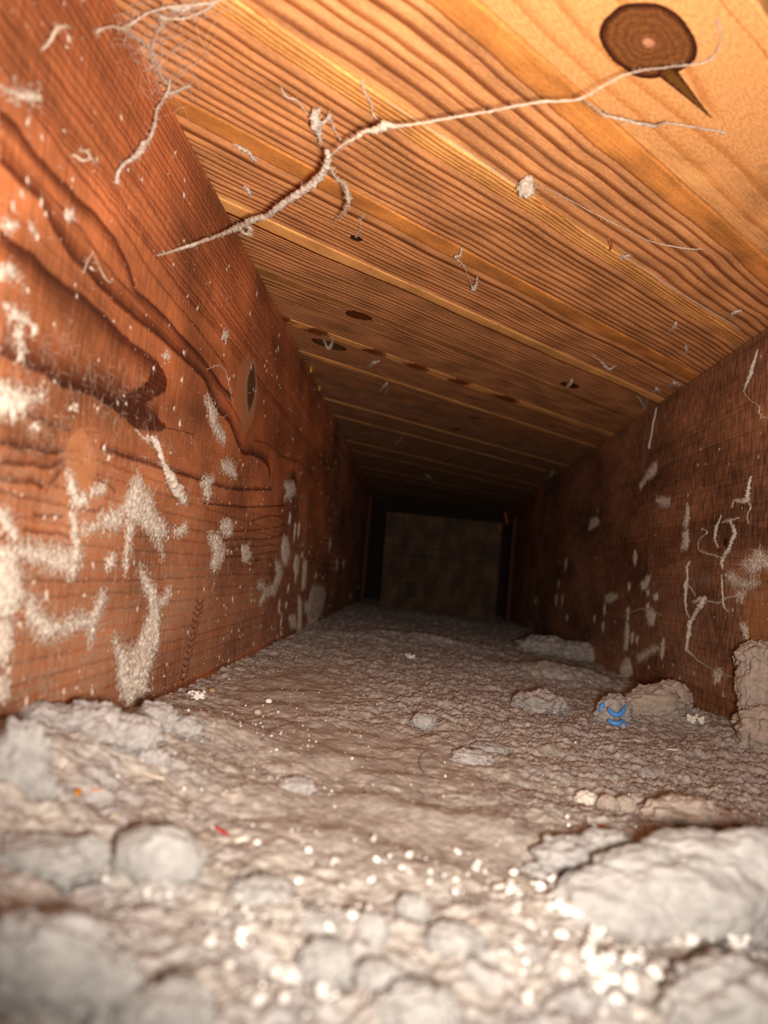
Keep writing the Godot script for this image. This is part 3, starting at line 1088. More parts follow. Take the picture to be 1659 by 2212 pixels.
func build_deck() -> void:
	var deck := Node3D.new()
	deck.name = "ceiling"
	add_child(deck)
	structure(deck)
	var edges := [100.5, 172.0, 237.0, 308.0, 376.0, 442.0, 514.0, 581.0, 650.0]
	while edges[-1] < 1700.0:
		edges.append(edges[-1] + 68.0)
	var brown := Color(0.44, 0.26, 0.14)
	var specs := [
		[[0.0, 0.09, "smooth"], [0.09, 0.13, "faint", 1], [0.13, 0.45, "smooth"], [0.45, 0.85, "faint", 2], [0.85, 1.0, "smooth"]],
		[[0.0, 0.22, "amber"], [0.22, 0.97, "lines", 7], [0.97, 1.0, "clear"]],
		[[0.0, 0.19, "bright", 5], [0.19, 1.0, "lines", 10]],
		[[0.0, 0.20, "amber"], [0.20, 0.36, "strong", 1], [0.36, 1.0, "lines", 9]],
		[[0.0, 0.17, "clear"], [0.17, 0.205, "red"], [0.205, 1.0, "fine", 12]],
		[[0.0, 0.15, "amber"], [0.15, 1.0, "fine", 13]],
		[[0.0, 0.18, "clear"], [0.18, 1.0, "lines", 10]],
		[[0.0, 0.10, "clear"], [0.10, 0.3, "strong", 2], [0.3, 1.0, "lines", 9]],
	]
	var knots := [
		[[235.0, 137.0, 21.5, 15.0, 2.3, brown, 1, 292.0, 139.0]],
		[],
		[],
		[[274.0, 351.0, 4.2, 3.2, 4.5, Color(0.13, 0.10, 0.09)]],
		[[625.0, 429.0, 13.0, 7.0, 2.0, Color(0.22, 0.11, 0.05)]],
		[[366.0, 457.0, 12.0, 8.0, 2.4, Color(0.34, 0.16, 0.05)]],
		[[402.0, 541.0, 19.0, 9.0, 2.6, Color(0.30, 0.22, 0.08)]],
		[[700.0, 620.0, 9.0, 5.0, 2.4, brown]],
	]
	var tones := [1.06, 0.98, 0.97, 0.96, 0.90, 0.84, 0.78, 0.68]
	var mats := []
	for k in 8:
		var v0: float = edges[k] * 0.001
		var u0: float = (edges[k] + edges[k + 1]) * 0.0005 - 0.27
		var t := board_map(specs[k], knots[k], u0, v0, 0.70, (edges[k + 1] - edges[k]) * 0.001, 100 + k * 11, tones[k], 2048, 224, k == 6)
		var m := textured(t, 0.5)
		m.metallic_specular = 0.3
		mats.append(m)
	for k in 3:
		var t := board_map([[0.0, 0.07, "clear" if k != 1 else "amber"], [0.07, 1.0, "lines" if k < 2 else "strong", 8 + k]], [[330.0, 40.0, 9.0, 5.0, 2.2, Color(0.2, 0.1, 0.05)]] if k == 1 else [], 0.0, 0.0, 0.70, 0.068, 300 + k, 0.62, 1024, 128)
		mats.append(textured(t, 0.7))
	for k in edges.size() - 1:
		var v0: float = edges[k] * 0.001
		var v1: float = edges[k + 1] * 0.001
		var gap := 0.0011 if k == 0 else 0.0006
		var long := 0.70
		var u0 := (v0 + v1) * 0.5 - 0.27
		var g := Geo.new()
		# length along u; the face towards the cavity is -y; z (towards smaller v) is the board's width
		var wide := v1 - v0 - gap
		beam(g, Vector3.ZERO, Vector3(long, 0.019, wide), 0.0009)
		var mid := under(u0 + long * 0.5, (v0 + v1) * 0.5, -0.0095)
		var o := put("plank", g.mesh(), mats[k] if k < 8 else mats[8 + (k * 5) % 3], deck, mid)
		o.basis = Basis(Vector3.UP, PI * 0.25)

func build_end() -> void:
	# blocking between the joists, short of both of them, and the dark closing boards behind
	var m := Image.create(4, 4, false, Image.FORMAT_RGB8)
	m.fill(Color.WHITE)
	begin_face(384, 320, 0.0, 0.28)
	var r := RandomNumberGenerator.new()
	r.seed = 77
	for k in 9:
		var yy := 20.0 + 28.0 * k + r.randf_range(-6, 6)
		ring_line([0.0, yy, 90.0, yy + r.randf_range(-6, 6), 190.0, yy + r.randf_range(-6, 6), 280.0, yy], 5.0, 1.0, r.randf_range(0.2, 0.5))
	ring_line([0.0, 195.0, 60.0, 186.0, 150.0, 188.0, 280.0, 180.0], 6.0, 1.2, 0.9)
	ring_line([20.0, 172.0, 120.0, 166.0, 280.0, 170.0], 5.0, 1.2, 0.8)
	dark_area([58.0, 100.0, 92.0, 105.0, 90.0, 62.0, 64.0, 60.0], 0.8)
	var d := face_colours(Color(0.34, 0.24, 0.155), Color(0.20, 0.135, 0.085), 61, 0.0012, 0.0)
	for y in range(90, fh):
		for x in range(62, 65):
			for c in 3:
				d[(y * fw + x) * 3 + c] = int(d[(y * fw + x) * 3 + c] * 0.55)
	var wood := textured(picture(fw, fh, d), 0.85)
	var g := Geo.new()
	var fa := [[-81.9, 210.8, -1720], [187.9, 206.3, -1720], [187.7, -5.3, -1720], [-79, -7.9, -1720]]
	var p := PackedVector3Array()
	for q: Array in fa:
		p.append(Vector3(q[0], q[1], q[2]) * 0.001)
	p[2].y -= 0.03
	p[3].y -= 0.03
	var back := Vector3(0, 0, -0.038)
	g.quad(p[0], p[1], p[2], p[3], Vector3(0, 0, 1), Vector2(0, 0), Vector2(1, 0), Vector2(1, 1), Vector2(0, 1))
	g.quad(p[0], p[1], p[1] + back, p[0] + back, Vector3.UP)
	g.quad(p[0], p[3], p[3] + back, p[0] + back, Vector3.LEFT)
	g.quad(p[1], p[2], p[2] + back, p[1] + back, Vector3.RIGHT)
	g.quad(p[0] + back, p[1] + back, p[2] + back, p[3] + back, Vector3(0, 0, -1))
	g.quad(p[3], p[2], p[2] + back, p[3] + back, Vector3.DOWN)
	var at := (p[2] + p[3]) * 0.5
	tag(put("end_block", shifted(g, -at), wood, null, at), "square weathered board standing on edge across the dark far end", "board")
	var rows := [[[-112.1, 234.8, -1660], [-98, -29.6, -1660], "thin upright batten against the left joist beside the end board"], [[203, 216, -1660], [216.5, -11.6, -1660], "thin upright batten against the right joist beside the end board"]]
	for q: Array in rows:
		var a := Vector3(q[0][0], q[0][1], q[0][2]) * 0.001
		var b := Vector3(q[1][0], q[1][1], q[1][2]) * 0.001
		b.y -= 0.02
		var left := a.x < 0.0
		var x0 := a.x - 0.009 if left else a.x
		var x1 := a.x if left else a.x + 0.009
		var gg := Geo.new()
		var h := a.y - b.y
		beam(gg, Vector3(0, h * 0.5, 0), Vector3(h, x1 - x0 - 0.001, 0.03), 0.002, Basis(Vector3.BACK, PI * 0.5))
		tag(put("batten", gg.mesh(), M.dark_wood, null, Vector3((x0 + x1) * 0.5, b.y, a.z)), q[2], "batten")
	var closing := Geo.new()
	box(closing, Vector3(0.056, 0.11, -2.08), Vector3(0.366, 0.33, 0.03))
	structure(obj("wall_back", closing, mat(Color(0.16, 0.11, 0.08), 0.9)))
	var s := strand("wood_splinter", [189.1, 230.7, -1700, 193.2, 218.2, -1700, 197.8, 206.1, -1705], [3.0, 4.6, 3.4], "small reddish splinter standing at the top right corner of the end board", "splinter", 0, 0.3)
	for c in s.get_children():
		(c as MeshInstance3D).material_override = mat(Color(0.62, 0.33, 0.17), 0.7)

# ---------------------------------------------------------------- dust held on the left joist
func dust_on_left() -> void:
	wall_dust("dust_clump", [212.4, 119.4, 219.9, 120.2, 226.8, 119.8, 236, 121.6, 229.2, 118.2, 226.6, 114.8, 221.3, 111.8, 214.4, 110.9, 209, 112.9], false, 0.004, "thick white dust wad at the picture's left edge, beside the darkest wood blob")
	wall_dust("dust_clump", [326.6, 106.3, 334.9, 101.3, 348, 97.9, 351.2, 91.9, 365.4, 88.3, 373.9, 83.7, 363.4, 80.1, 370.8, 71.7, 359, 79.4, 345.2, 83.2, 333.7, 86.2, 319.8, 87.2, 312.1, 90.7, 317.3, 95.8, 319.4, 101.2], false, 0.0022, "lacy pale dust sheet with a small hole, hanging mid-height on the left joist", 0.0028, 46)
	wall_dust("dust_clump", [277.8, 79.8, 288.2, 81.9, 295.9, 85.8, 302, 88.8, 313.8, 88.4, 313.8, 84.8, 304.1, 81.4, 292.5, 82, 282.8, 79], false, 0.0024, "short level band of dust leading left from the lacy dust sheet", 0.001)
	wall_dust("dust_clump", [260.5, 98.5, 265.6, 96.9, 269.6, 93.2, 277.4, 93, 278.5, 88.8, 272.6, 87.6, 266.4, 89.8, 263, 92.8], false, 0.002, "small upright dust tuft over the pale worn knot on the left joist", 0.001)
	wall_dust("dust_clump", [278.8, 93.9, 284.2, 96.7, 291, 98.6, 294.1, 97.1, 287.8, 94.5, 281.5, 93.1], false, 0.0016, "tiny slanting dust tuft just right of the pale worn knot")
	wall_dust("dust_clump", [266.6, 88.9, 270.3, 84.9, 274.3, 78.2, 277.2, 73, 275.4, 69.4, 270.3, 76.2, 267, 82.9], false, 0.0014, "thin upright dust wisp joining the pale knot to the level dust band", 0.0012)
	wall_dust("dust_clump", [231.3, 71.3, 242.6, 72.1, 255.4, 71.2, 269.4, 71, 274, 75, 278.9, 69.5, 277, 65, 273.5, 62.4, 263.9, 64.4, 256.9, 64.9, 248.4, 66.9, 240.5, 68.3, 234.6, 68.9], false, 0.0028, "broad level band of white dust across the lower left joist", 0.0016, 40)
	wall_dust("dust_clump", [218.8, 69.5, 230, 70.8, 232.9, 66.9, 236.1, 62.4, 239.6, 54.8, 237.4, 51.1, 228.5, 48.6, 223.2, 49.7], false, 0.005, "thick tall white dust wad at the lower left edge of the picture")
	wall_dust("dust_clump", [225.9, 48.8, 232.2, 48.4, 235.3, 44.5, 237.3, 38.4, 234.7, 35.4, 228.9, 35.6], false, 0.0035, "dust tuft under the tall white wad, low on the left joist")
	wall_dust("dust_clump", [230.2, 29.7, 235.5, 29.7, 239.7, 23.1, 238.4, 21.6, 231.6, 23.7], false, 0.003, "lowest dust tuft on the left joist, just above the grey mound")
	wall_dust("dust_clump", [241.7, 53.2, 248.6, 53.2, 252.9, 49.6, 261.9, 45, 272.6, 44.3, 281.4, 46.3, 294.5, 44.7, 297.1, 49.2, 303.2, 54.7, 306, 52.7, 302.6, 47, 299.2, 41.6, 297.4, 33.8, 294.6, 40.9, 284.6, 41.7, 277.2, 40.5, 266.4, 40.5, 259.8, 39.7, 254.6, 41.4, 250, 45, 245.4, 47.6], false, 0.003, "hook-shaped band of white dust below the level band on the left joist", 0.0012, 44)
	wall_dust("dust_clump", [341.3, 64.9, 353.6, 60.1, 363.9, 55.4, 373, 45.8, 377.4, 36.1, 377.8, 24.3, 370.4, 18.1, 368, 11.6, 368.3, 4.2, 361.1, -0.4, 344.8, 1.7, 335.4, 9.8, 329.2, 16.9, 329, 23, 320.7, 34.4, 329.9, 29.1, 337.5, 26.6, 348.3, 28.3, 352.6, 33.4, 357.1, 38.7, 361.2, 43.6, 357, 51, 348.9, 57.4], false, 0.005, "long curved grey dust fall reaching from mid joist down to the floor", 0.0008, 60)
	wall_dust("dust_clump", [218.3, 82.7, 225, 81, 229.3, 78.7, 231.9, 75.5, 230.8, 73.4, 226, 77, 219.2, 78.5], false, 0.0028, "slanting white dust streak at the picture's edge above the tall wad")
	wall_dust("dust_clump", [412, 163.1, 420.4, 163.4, 431.1, 161.4, 438.6, 158, 436.3, 153.2, 446.1, 152.3, 461.7, 149.4, 460.8, 145.9, 449.1, 147.4, 435.7, 149.4, 427.3, 152.8, 422.5, 157.8], false, 0.002, "ragged upright dust tuft left of the oval knot on the left joist", 0.0012, 40)
	wall_dust("dust_clump", [459.5, 132, 474.1, 136, 488.2, 134.4, 499.2, 129.6, 484.3, 128.8, 467.1, 130.1], false, 0.0014, "fuzzy dust speck below the oval knot on the left joist", 0.001, 30)
	wall_dust("dust_clump", [421.2, 115.4, 431.1, 119.4, 444.9, 120.1, 438.5, 115.3, 444.1, 111.4, 437.6, 107.3, 428.7, 110.3, 429.2, 114.2], false, 0.0014, "torn loop of dust beside the fat hanging dust roll", 0.0014, 34)
	wall_dust("dust_clump", [676.2, 145.2, 724, 151.9, 739.2, 145.2, 715.7, 138, 682.9, 132.9, 693.7, 140.2], false, 0.002, "square pale dust tuft on the small knot deep in the left joist")
	wall_dust("dust_clump", [447.8, 85.5, 468.5, 86.5, 482, 81, 488.8, 76, 483.8, 70.7, 468.3, 64.5, 460.1, 69.1, 465.9, 76.3, 457.8, 80.7], false, 0.002, "narrow grey dust fall right of the lacy sheet on the left joist", 0.0012, 34)
	wall_dust("dust_clump", [474.1, 95.2, 494.3, 98.5, 503.7, 94, 500.5, 89.4, 483.5, 89.1, 473.3, 91.6], false, 0.0014, "small torn dust web above the narrow grey dust fall", 0.0018, 30)
	wall_dust("dust_clump", [536.1, 81.7, 557, 81.7, 565.7, 76.3, 552.2, 71.8, 542.5, 73.7], false, 0.0013, "small oval dust spot under the fine dark ring lines")
	wall_dust("dust_clump", [668.1, 73.7, 696.8, 71.5, 710.7, 63.6, 705.7, 54.8, 690, 48.9, 679.4, 43.1, 649.2, 44, 622.4, 35.4, 616.8, 39.5, 635.5, 47.6, 603.6, 52.1, 612.7, 55.8, 642.7, 49, 670.1, 52.6, 683.2, 61.9], false, 0.002, "forked dust tuft low on the left joist before the dark", 0.0008, 34)
	wall_dust("dust_clump", [697.5, 97.1, 725.3, 92.9, 736.6, 82.2, 726.5, 71.9, 703.6, 76.9, 693.2, 87.2], false, 0.0018, "upright dust stroke above the forked tuft")
	wall_dust("dust_clump", [776.9, 81.3, 796.8, 78.8, 804.6, 65.8, 789.6, 59.8, 771.4, 70.5], false, 0.0016, "left one of two slim dust strokes near the dark end of the left joist")
	wall_dust("dust_clump", [837.8, 76.4, 860.9, 73.6, 868.9, 49.7, 843.7, 44.8, 840.1, 61.7], false, 0.0016, "right one of two slim dust strokes near the dark end of the left joist")
	wall_dust("dust_clump", [925.9, 45.3, 996.8, 45.3, 1074.5, 37.2, 1059.8, 13.7, 1016.4, 4.4, 992, -14, 932.2, -7, 897.3, 16.7, 909.9, 33.1], false, 0.003, "tall dim grey dust patch standing at the floor deep along the left joist")
	wall_dust("dust_clump", [773.7, 16.3, 809.7, 15.2, 828.3, 4.8, 797.5, 5], false, 0.0022, "low dim dust patch just left of the tall dim one at the floor")
	wall_dust("dust_clump", [822.5, 35.9, 846.1, 29.9, 865, -1, 842.3, -2.5, 837.1, 17.2], false, 0.002, "dim dust stripe beside the tall dim patch at the floor")
	wall_dust("dust_clump", [368.8, 48.3, 377.8, 49.9, 386.2, 54.9, 389.8, 52.9, 382.8, 47.8, 374.9, 46.2], false, 0.0016, "thin dust wing on the right side of the long curved dust fall", 0.0012, 30)
	wall_dust("dust_clump", [382.8, 85.4, 392.2, 86.7, 400.9, 89.2, 404.9, 87.4, 396.3, 83.9, 387.3, 82.9], false, 0.0016, "pale dust smear right of the lacy sheet", 0.0008)
	wall_dust("dust_clump", [302.6, 70.1, 309, 70.6, 312.6, 68.3, 308.6, 65.1, 303.7, 65.8], false, 0.0016, "roundish dust spot between the level band and the long curved fall", 0.0012, 30)
	wall_dust("dust_clump", [318.4, 86.7, 325.9, 86.4, 326.4, 81, 325, 74.7, 325.5, 62.3, 321, 70.5, 321.7, 78.7], false, 0.0014, "long faint dust trail hanging under the lacy sheet", 0.0014, 30)
	wall_dust("dust_clump", [209.6, 142.6, 214.1, 143.1, 222.8, 142.7, 219.5, 140.3, 213.6, 140.6], false, 0.0026, "wedge-shaped dust scrap on the orange face high on the left joist")
	wall_dust("dust_clump", [224.3, 143.2, 227.3, 143, 228.5, 140.4, 225.7, 139.8], false, 0.0016, "little dust drop below the wedge-shaped scrap")
	wall_dust("dust_clump", [202.7, 151.8, 208.9, 154.6, 212.1, 153.9, 215.4, 153.3, 212.6, 151.8, 208.6, 151.6, 203.6, 147.9], false, 0.0026, "curled dust scrap at the picture's edge above the wedge-shaped one")
	wall_dust("dust_clump", [203.1, 164.7, 207.6, 168.9, 210, 167.2, 206.7, 164.2, 203.4, 163.4], false, 0.0026, "white dust dab at the picture's edge on the bright orange wood")
	wall_dust("dust_clump", [236.1, 184.7, 240.8, 187.4, 243.1, 186.6, 239.1, 183.6], false, 0.002, "small white dust dab beside a dark ring line on the bright orange wood")
	wall_dust("dust_clump", [217.8, 170.7, 219.8, 171.6, 222.5, 169.9, 220.3, 169.5], false, 0.0016, "faint dust fleck right of the white dab at the edge")
	wall_dust("dust_clump", [196.2, 201, 200.4, 204.2, 204.3, 205.1, 209.6, 209.3, 212.9, 211.8, 213.9, 210.1, 209, 207.4, 204, 204, 200.3, 202.6], false, 0.0014, "faint wavy dust wisp high at the picture's left edge", 0.0012, 30)
	wall_dust("dust_clump", [216.2, 136, 219.5, 140.3, 222.5, 132.4, 220.6, 128.9, 220.6, 133.3], false, 0.0016, "trickle of dust above the thick wad on the left joist")
	wall_dust("dust_clump", [340.3, 166.1, 345.6, 170, 348.8, 168.6, 343.1, 165.6], false, 0.0014, "star-shaped dust fleck just past the dark cathedral tip")
	wall_dust("dust_clump", [435.1, 210, 443.1, 212.1, 441.1, 206.1, 432.7, 205.2], false, 0.0012, "dust fleck between fine rings, above the oval knot", 0.0, 30)
	wall_dust("dust_clump", [256.9, 122.4, 259.5, 123.4, 260.6, 122.2, 256.5, 121], false, 0.0014, "left one of two dust specks under the dark wood blob")
	wall_dust("dust_clump", [231.6, 110.5, 235.9, 112.3, 236.9, 110.7, 232.4, 109.5], false, 0.0018, "dust speck under the thick white wad")
	strand("dust_roll", [-127.9, 126.3, -315.6, -127.6, 124.2, -321.9, -126.9, 123.9, -329.2, -126.5, 126.3, -336], [0.15, 0.3, 0.9, 1.2], "small hooked dust thread at the head of the fat hanging dust roll", "dust strand", 14, 0.5)
	strand("dust_roll", [-126.5, 125.4, -332.6, -125.8, 122.9, -337.5, -125.5, 117.8, -344.4, -125.5, 112.5, -354.1, -125.5, 107.7, -364, -125.5, 103.3, -375.7, -126.2, 100.2, -389.8], [1.6, 1.9, 1.5, 1.6, 2.8, 3.4, 3.2, 1.4], "fat woolly dust roll hanging down the middle of the left joist", "dust strand", 90, 0.6)
	strand("dust_strand", [-127.9, 223.8, -209.7, -126.2, 226.3, -210.1, -125.5, 231.4, -211.6, -125.5, 236.2, -215.8, -126.9, 240.4, -222], [0.15, 0.4, 0.8, 0.7, 0.2], "short bent dust strand near the top left corner", "dust strand", 12)
	strand("dust_strand", [-127.6, 205, -235.3, -126.2, 205, -238.6, -125.5, 207.8, -242.8, -126.9, 211.6, -251.8], [0.3, 0.5, 0.3, 0.15], "faint forked dust thread on the orange wood, left of the dangling strand", "dust strand", 10, 0.5, "", [[[-125.5, 207.8, -242.8, -125.8, 209.1, -241, -126.9, 207.8, -236.6], [0.3, 0.25, 0.1]]])
	strand("dust_strand", [-127.9, 170.5, -252.3, -125.8, 177, -251.8, -125.8, 176.9, -257.2, -126.9, 174.8, -267.6, -127.9, 175.9, -275], [0.1, 0.16, 0.16, 0.4, 0.3], "thin tent-shaped thread standing off the left joist", "dust strand", 6)
	strand("dust_strand", [-127.6, 177.4, -404.5, -126.2, 184.5, -419.9, -126.2, 186.3, -436, -126.9, 181.2, -449.8, -127.6, 172.9, -465.3], [0.1, 0.25, 0.3, 0.2, 0.1], "curled thread crossing the fine rings above the oval knot", "dust strand", 14)
	dim_strokes(false, [687.8, 61.9, 1742.4, 49.7], 16)
	flecks("dust_flecks", false)
	fibre_veil()

# short upright dust strokes where the light gives out
func dim_strokes(right: bool, span: Array, many: int) -> void:
	var r := RandomNumberGenerator.new()
	r.seed = 91 if right else 90
	for k in many:
		var t := 1.0 / lerpf(1.0 / span[0], 1.0 / span[2], r.randf())
		var y := r.randf_range(5.0, 120.0)
		var tall := r.randf_range(5.0, 22.0)
		var w := r.randf_range(3.0, 9.0)
		var p := [t, y + tall, t + w, y + tall * 0.7, t + w * r.randf_range(0.3, 0.9), y + tall * 0.2, t + w * 0.4, y, t - w * 0.3, y + tall * 0.3, t - w * r.randf_range(0.1, 0.5), y + tall * 0.8]
		if right:
			wall_dust("dust_stroke", p, true, 0.0016, "faint upright dust stroke deep in the shade on the right joist", 0.0, 8, "faint dust strokes on the right joist")
		else:
			wall_dust("dust_stroke", p, false, 0.0016, "faint upright dust stroke deep in the shade on the left joist", 0.0, 8, "faint dust strokes on the left joist")

# the thin felt of single fibres that greys the lower half of the left joist
func fibre_veil() -> void:
	var r := RandomNumberGenerator.new()
	r.seed = 73
	var shapes := []
	for k in 4:
		var g := Geo.new()
		for q in 6:
			hair(g, Vector3(0, r.randfn() * 0.002, r.randfn() * 0.002), Vector3(0.0, 1.0 if q < 4 else 0.1, r.randfn() * 0.5 if q < 4 else 1.0), r.randf_range(0.002, 0.0065), 0.00006)
		for v in g.v.size():
			g.v[v].x = absf(g.v[v].x) * 0.22
		shapes.append(g.mesh())
	var o := Node3D.new()
	o.name = "fibre_veil"
	add_child(o, true)
	for k in 4:
		var mm := MultiMesh.new()
		mm.transform_format = MultiMesh.TRANSFORM_3D
		mm.mesh = shapes[k]
		mm.instance_count = 620
		for q in 620:
			var z := 0.2 + 0.75 * pow(r.randf(), 1.35)
			var y := 0.15 * pow(r.randf(), 1.2)
			mm.set_instance_transform(q, Transform3D(Basis(Vector3.RIGHT, r.randfn() * 0.35 + (PI if r.randf() < 0.5 else 0.0)).scaled(Vector3.ONE * r.randf_range(0.5, 1.2)), Vector3(LEFT + 0.0001, y, -z)))
		var m := MultiMeshInstance3D.new()
		m.name = "fibres"
		m.multimesh = mm
		m.material_override = M.web
		o.add_child(m, true)
		stuff(m)
	tag(stuff(o), "thin grey veil of single dust fibres over the lower half of the left joist", "dust fibres")

# hundreds of crumbs of dust stuck to a joist, too many and too small to count
func flecks(called: String, right: bool) -> void:
	var mm := MultiMesh.new()
	mm.transform_format = MultiMesh.TRANSFORM_3D
	var g := Geo.new()
	lump(g, Vector3.ZERO, Vector3(0.0004, 0.0008, 0.0006), 0.9, 0.3, 6, 12.0)
	hair(g, Vector3.ZERO, Vector3(0.2, 1, 0.3), 0.0028, 0.00008)
	hair(g, Vector3.ZERO, Vector3(0.2, -1, -0.6), 0.0022, 0.00008)
	hair(g, Vector3.ZERO, Vector3(0.2, 0.2, 1), 0.0018, 0.00008)
	mm.mesh = g.mesh()
	var r := RandomNumberGenerator.new()
	r.seed = 71 if right else 70
	var n := 520 if right else 1500
	mm.instance_count = n
	for k in n:
		var z := (0.46 + 1.0 * pow(r.randf(), 1.4)) if right else 0.19 + 1.0 * pow(r.randf(), 1.7)
		var y := 0.27 * pow(r.randf(), 1.7)
		var s := 0.30 + 1.3 * pow(r.randf(), 5.0)
		var b := Basis(Vector3.RIGHT, r.randf() * TAU).scaled(Vector3(0.6, r.randf_range(0.7, 1.6), 1.0) * s)
		mm.set_instance_transform(k, Transform3D(b, Vector3(RIGHT - 0.0003 if right else LEFT + 0.0003, y, -z)))
	var o := MultiMeshInstance3D.new()
	o.name = called
	o.multimesh = mm
	o.material_override = M.web
	add_child(o, true)
	stuff(o)
	tag(o, "countless tiny pale dust crumbs stuck over the face of the %s joist" % ("right-hand" if right else "left-hand"), "dust")

func dust_on_right() -> void:
	strand("dust_strand", [239.9, 262.1, -552.5, 238.3, 254.1, -553.3, 238.3, 246, -558.6, 238.8, 239.3, -567, 239.4, 235, -572.5], [0.5, 1.6, 1.9, 1.4, 0.3], "pale peeling dust strip high on the right joist under the deck", "dust strand", 16, 0.6, "", [[[239.4, 235, -572.5, 239.9, 227, -563.4, 239.4, 216.9, -544.4, 239.4, 211.3, -543.8, 239.9, 202.4, -524.3], [0.2, 0.3, 0.5, 0.6, 0.3]]])
	strand("dust_strand", [239.9, 271.3, -788.7, 239.4, 260, -792.7, 239.4, 243.6, -799, 239.4, 230.7, -806.2], [0.9, 1.2, 1.1, 1.7], "straight tan dust streak just under the deck on the right joist", "dust strand", 4, 0.3)
	wall_dust("dust_clump", [801, 208.7, 781.3, 210.8, 779.8, 202.7, 791.2, 198.3, 813.3, 197.2, 831.8, 189.1, 836.1, 193.8, 817.2, 200.8], true, 0.002, "lizard-shaped dust scrap on the thin scribed line of the right joist", 0.001)
	wall_dust("dust_clump", [774.1, 170.9, 756.5, 170.1, 734.1, 167.8, 733.4, 163.2, 749.7, 162.8, 764.6, 167.1], true, 0.0018, "small jagged dust scrap below the scribed line of the right joist")
	wall_dust("dust_clump", [685.2, 158.2, 679.8, 153, 680.2, 140.4, 686.6, 136.6, 692.1, 141.2, 686.2, 149.3], true, 0.0016, "upper piece of the broken upright dust stroke on the right joist")
	wall_dust("dust_clump", [690.6, 131.7, 679.2, 133.6, 675.4, 123.3, 679.1, 117.6, 693.3, 118.1, 689.7, 125.6], true, 0.0022, "lower, blunter piece of the broken upright dust stroke on the right joist", 0.0008, 36)
	strand("dust_strand", [239.4, 166.1, -554, 238.8, 155.2, -555.4, 238.8, 149.1, -557.1, 238.8, 149.5, -568.2, 239.4, 150.7, -579.4, 239.9, 145.3, -583.5], [1.2, 1.8, 2.2, 1.9, 0.8, 0.3], "antler-shaped dust strand above the drilled hole", "dust strand", 36, 0.9, "", [[[239.4, 148.6, -558.3, 239.4, 143.7, -550.1, 239.4, 138.3, -554.8, 239.9, 131.1, -554.5], [0.5, 0.6, 0.5, 0.3]]])
	strand("dust_web", [239.4, 141.4, -603.6, 238.8, 131.6, -609.3, 238.8, 123.1, -611.9, 239.4, 115, -604.8], [0.6, 1.3, 1.1, 0.3], "ragged dust net round the small drilled hole in the right joist", "dust strand", 44, 1.1, "", [[[239.4, 136.9, -588, 238.8, 127.4, -574.6, 238.8, 120.5, -579.6, 238.8, 112.8, -583.8, 238.8, 106.9, -593.5, 239.4, 97.8, -595.4], [1.0, 1.8, 1.5, 1.6, 2.0, 0.5]], [[239.4, 135.6, -600.1, 238.8, 135.9, -584.8, 239.4, 137, -569.6], [0.5, 0.9, 0.4]], [[239.9, 113.9, -643, 239.4, 111, -625.1, 239.4, 108.2, -603.9], [0.4, 0.8, 0.5]]])
	strand("dust_strand", [239.4, 132.8, -640, 238.8, 128.9, -629, 239.4, 124, -647.1, 239.4, 118, -648.3, 239.9, 112.4, -644.8], [0.7, 0.9, 0.4, 0.4, 0.2], "thin crooked dust thread left of the ragged dust net", "dust strand", 18)
	wall_dust("dust_clump", [563.9, 101.9, 551.2, 105.2, 544.2, 109, 535.8, 111.5, 529.8, 107.4, 517.2, 103.9, 516.9, 100.7, 532.4, 98.9, 545.6, 95, 556.5, 98.4], true, 0.005, "big fluffy dust wad at the picture's right edge, above the flat one", 0.0008, 50)
	wall_dust("dust_clump", [592, 94, 578.4, 94.3, 569.8, 90.9, 555.5, 88.9, 545.1, 90.4, 536.3, 89.1, 543.3, 86.4, 561.2, 84.8, 575.9, 86.6, 586.2, 89.3], true, 0.004, "flat wing-like dust wad right of the pale scuffed patch", 0.0005, 44)
	strand("dust_strand", [239.4, 105.1, -665.9, 238.8, 100.2, -670.5, 239.4, 92, -669.6, 238.8, 84.2, -670.3, 239.4, 72.3, -671.1, 239.4, 62.2, -668.5, 239.9, 55.8, -661.2], [0.8, 1.2, 0.9, 2.2, 1.1, 0.8, 0.4], "upright knotted dust strand left of the pale scuffed patch", "dust strand", 40, 1.0, "", [[[239.4, 84.2, -671.8, 239.4, 82, -660.3, 239.4, 75.1, -648.5], [0.8, 0.6, 0.3]]])
	strand("dust_strand", [239.4, 74.9, -628, 238.3, 68.5, -632.4, 238.3, 59.3, -645.5, 238.3, 50, -655.9, 238.8, 35.8, -659.6, 238.8, 28.9, -660.8, 239.4, 25.3, -649.8, 239.4, 21.1, -626.6, 239.4, 17.8, -589, 239.4, 18.2, -560.8, 239.9, 16.7, -548.1], [2.2, 2.8, 1.8, 2.6, 1.5, 1.8, 1.0, 0.6, 0.5, 0.5, 0.2], "longest branching dust strand on the right joist, falling then running right", "dust strand", 60, 0.8, "", [[[238.8, 72, -632.2, 239.4, 71.7, -612.2, 239.4, 71.5, -599.3, 239.4, 74, -590.7, 239.4, 76.8, -579.9, 239.4, 77.8, -561.3, 239.9, 82.8, -552.3], [1.2, 0.6, 0.5, 0.5, 0.5, 0.6, 0.2]], [[239.4, 70.2, -650, 238.8, 72.1, -640.4, 239.4, 74.7, -634], [1.0, 1.8, 1.2]]])
	strand("dust_strand", [239.4, 93.8, -596.7, 238.8, 83.3, -592.3, 238.8, 73.9, -590.3, 239.4, 68.4, -587.4, 239.9, 65.2, -580.7], [0.5, 1.0, 0.9, 0.8, 0.3], "upright dust string hanging below the drilled hole", "dust strand", 24, 0.9)
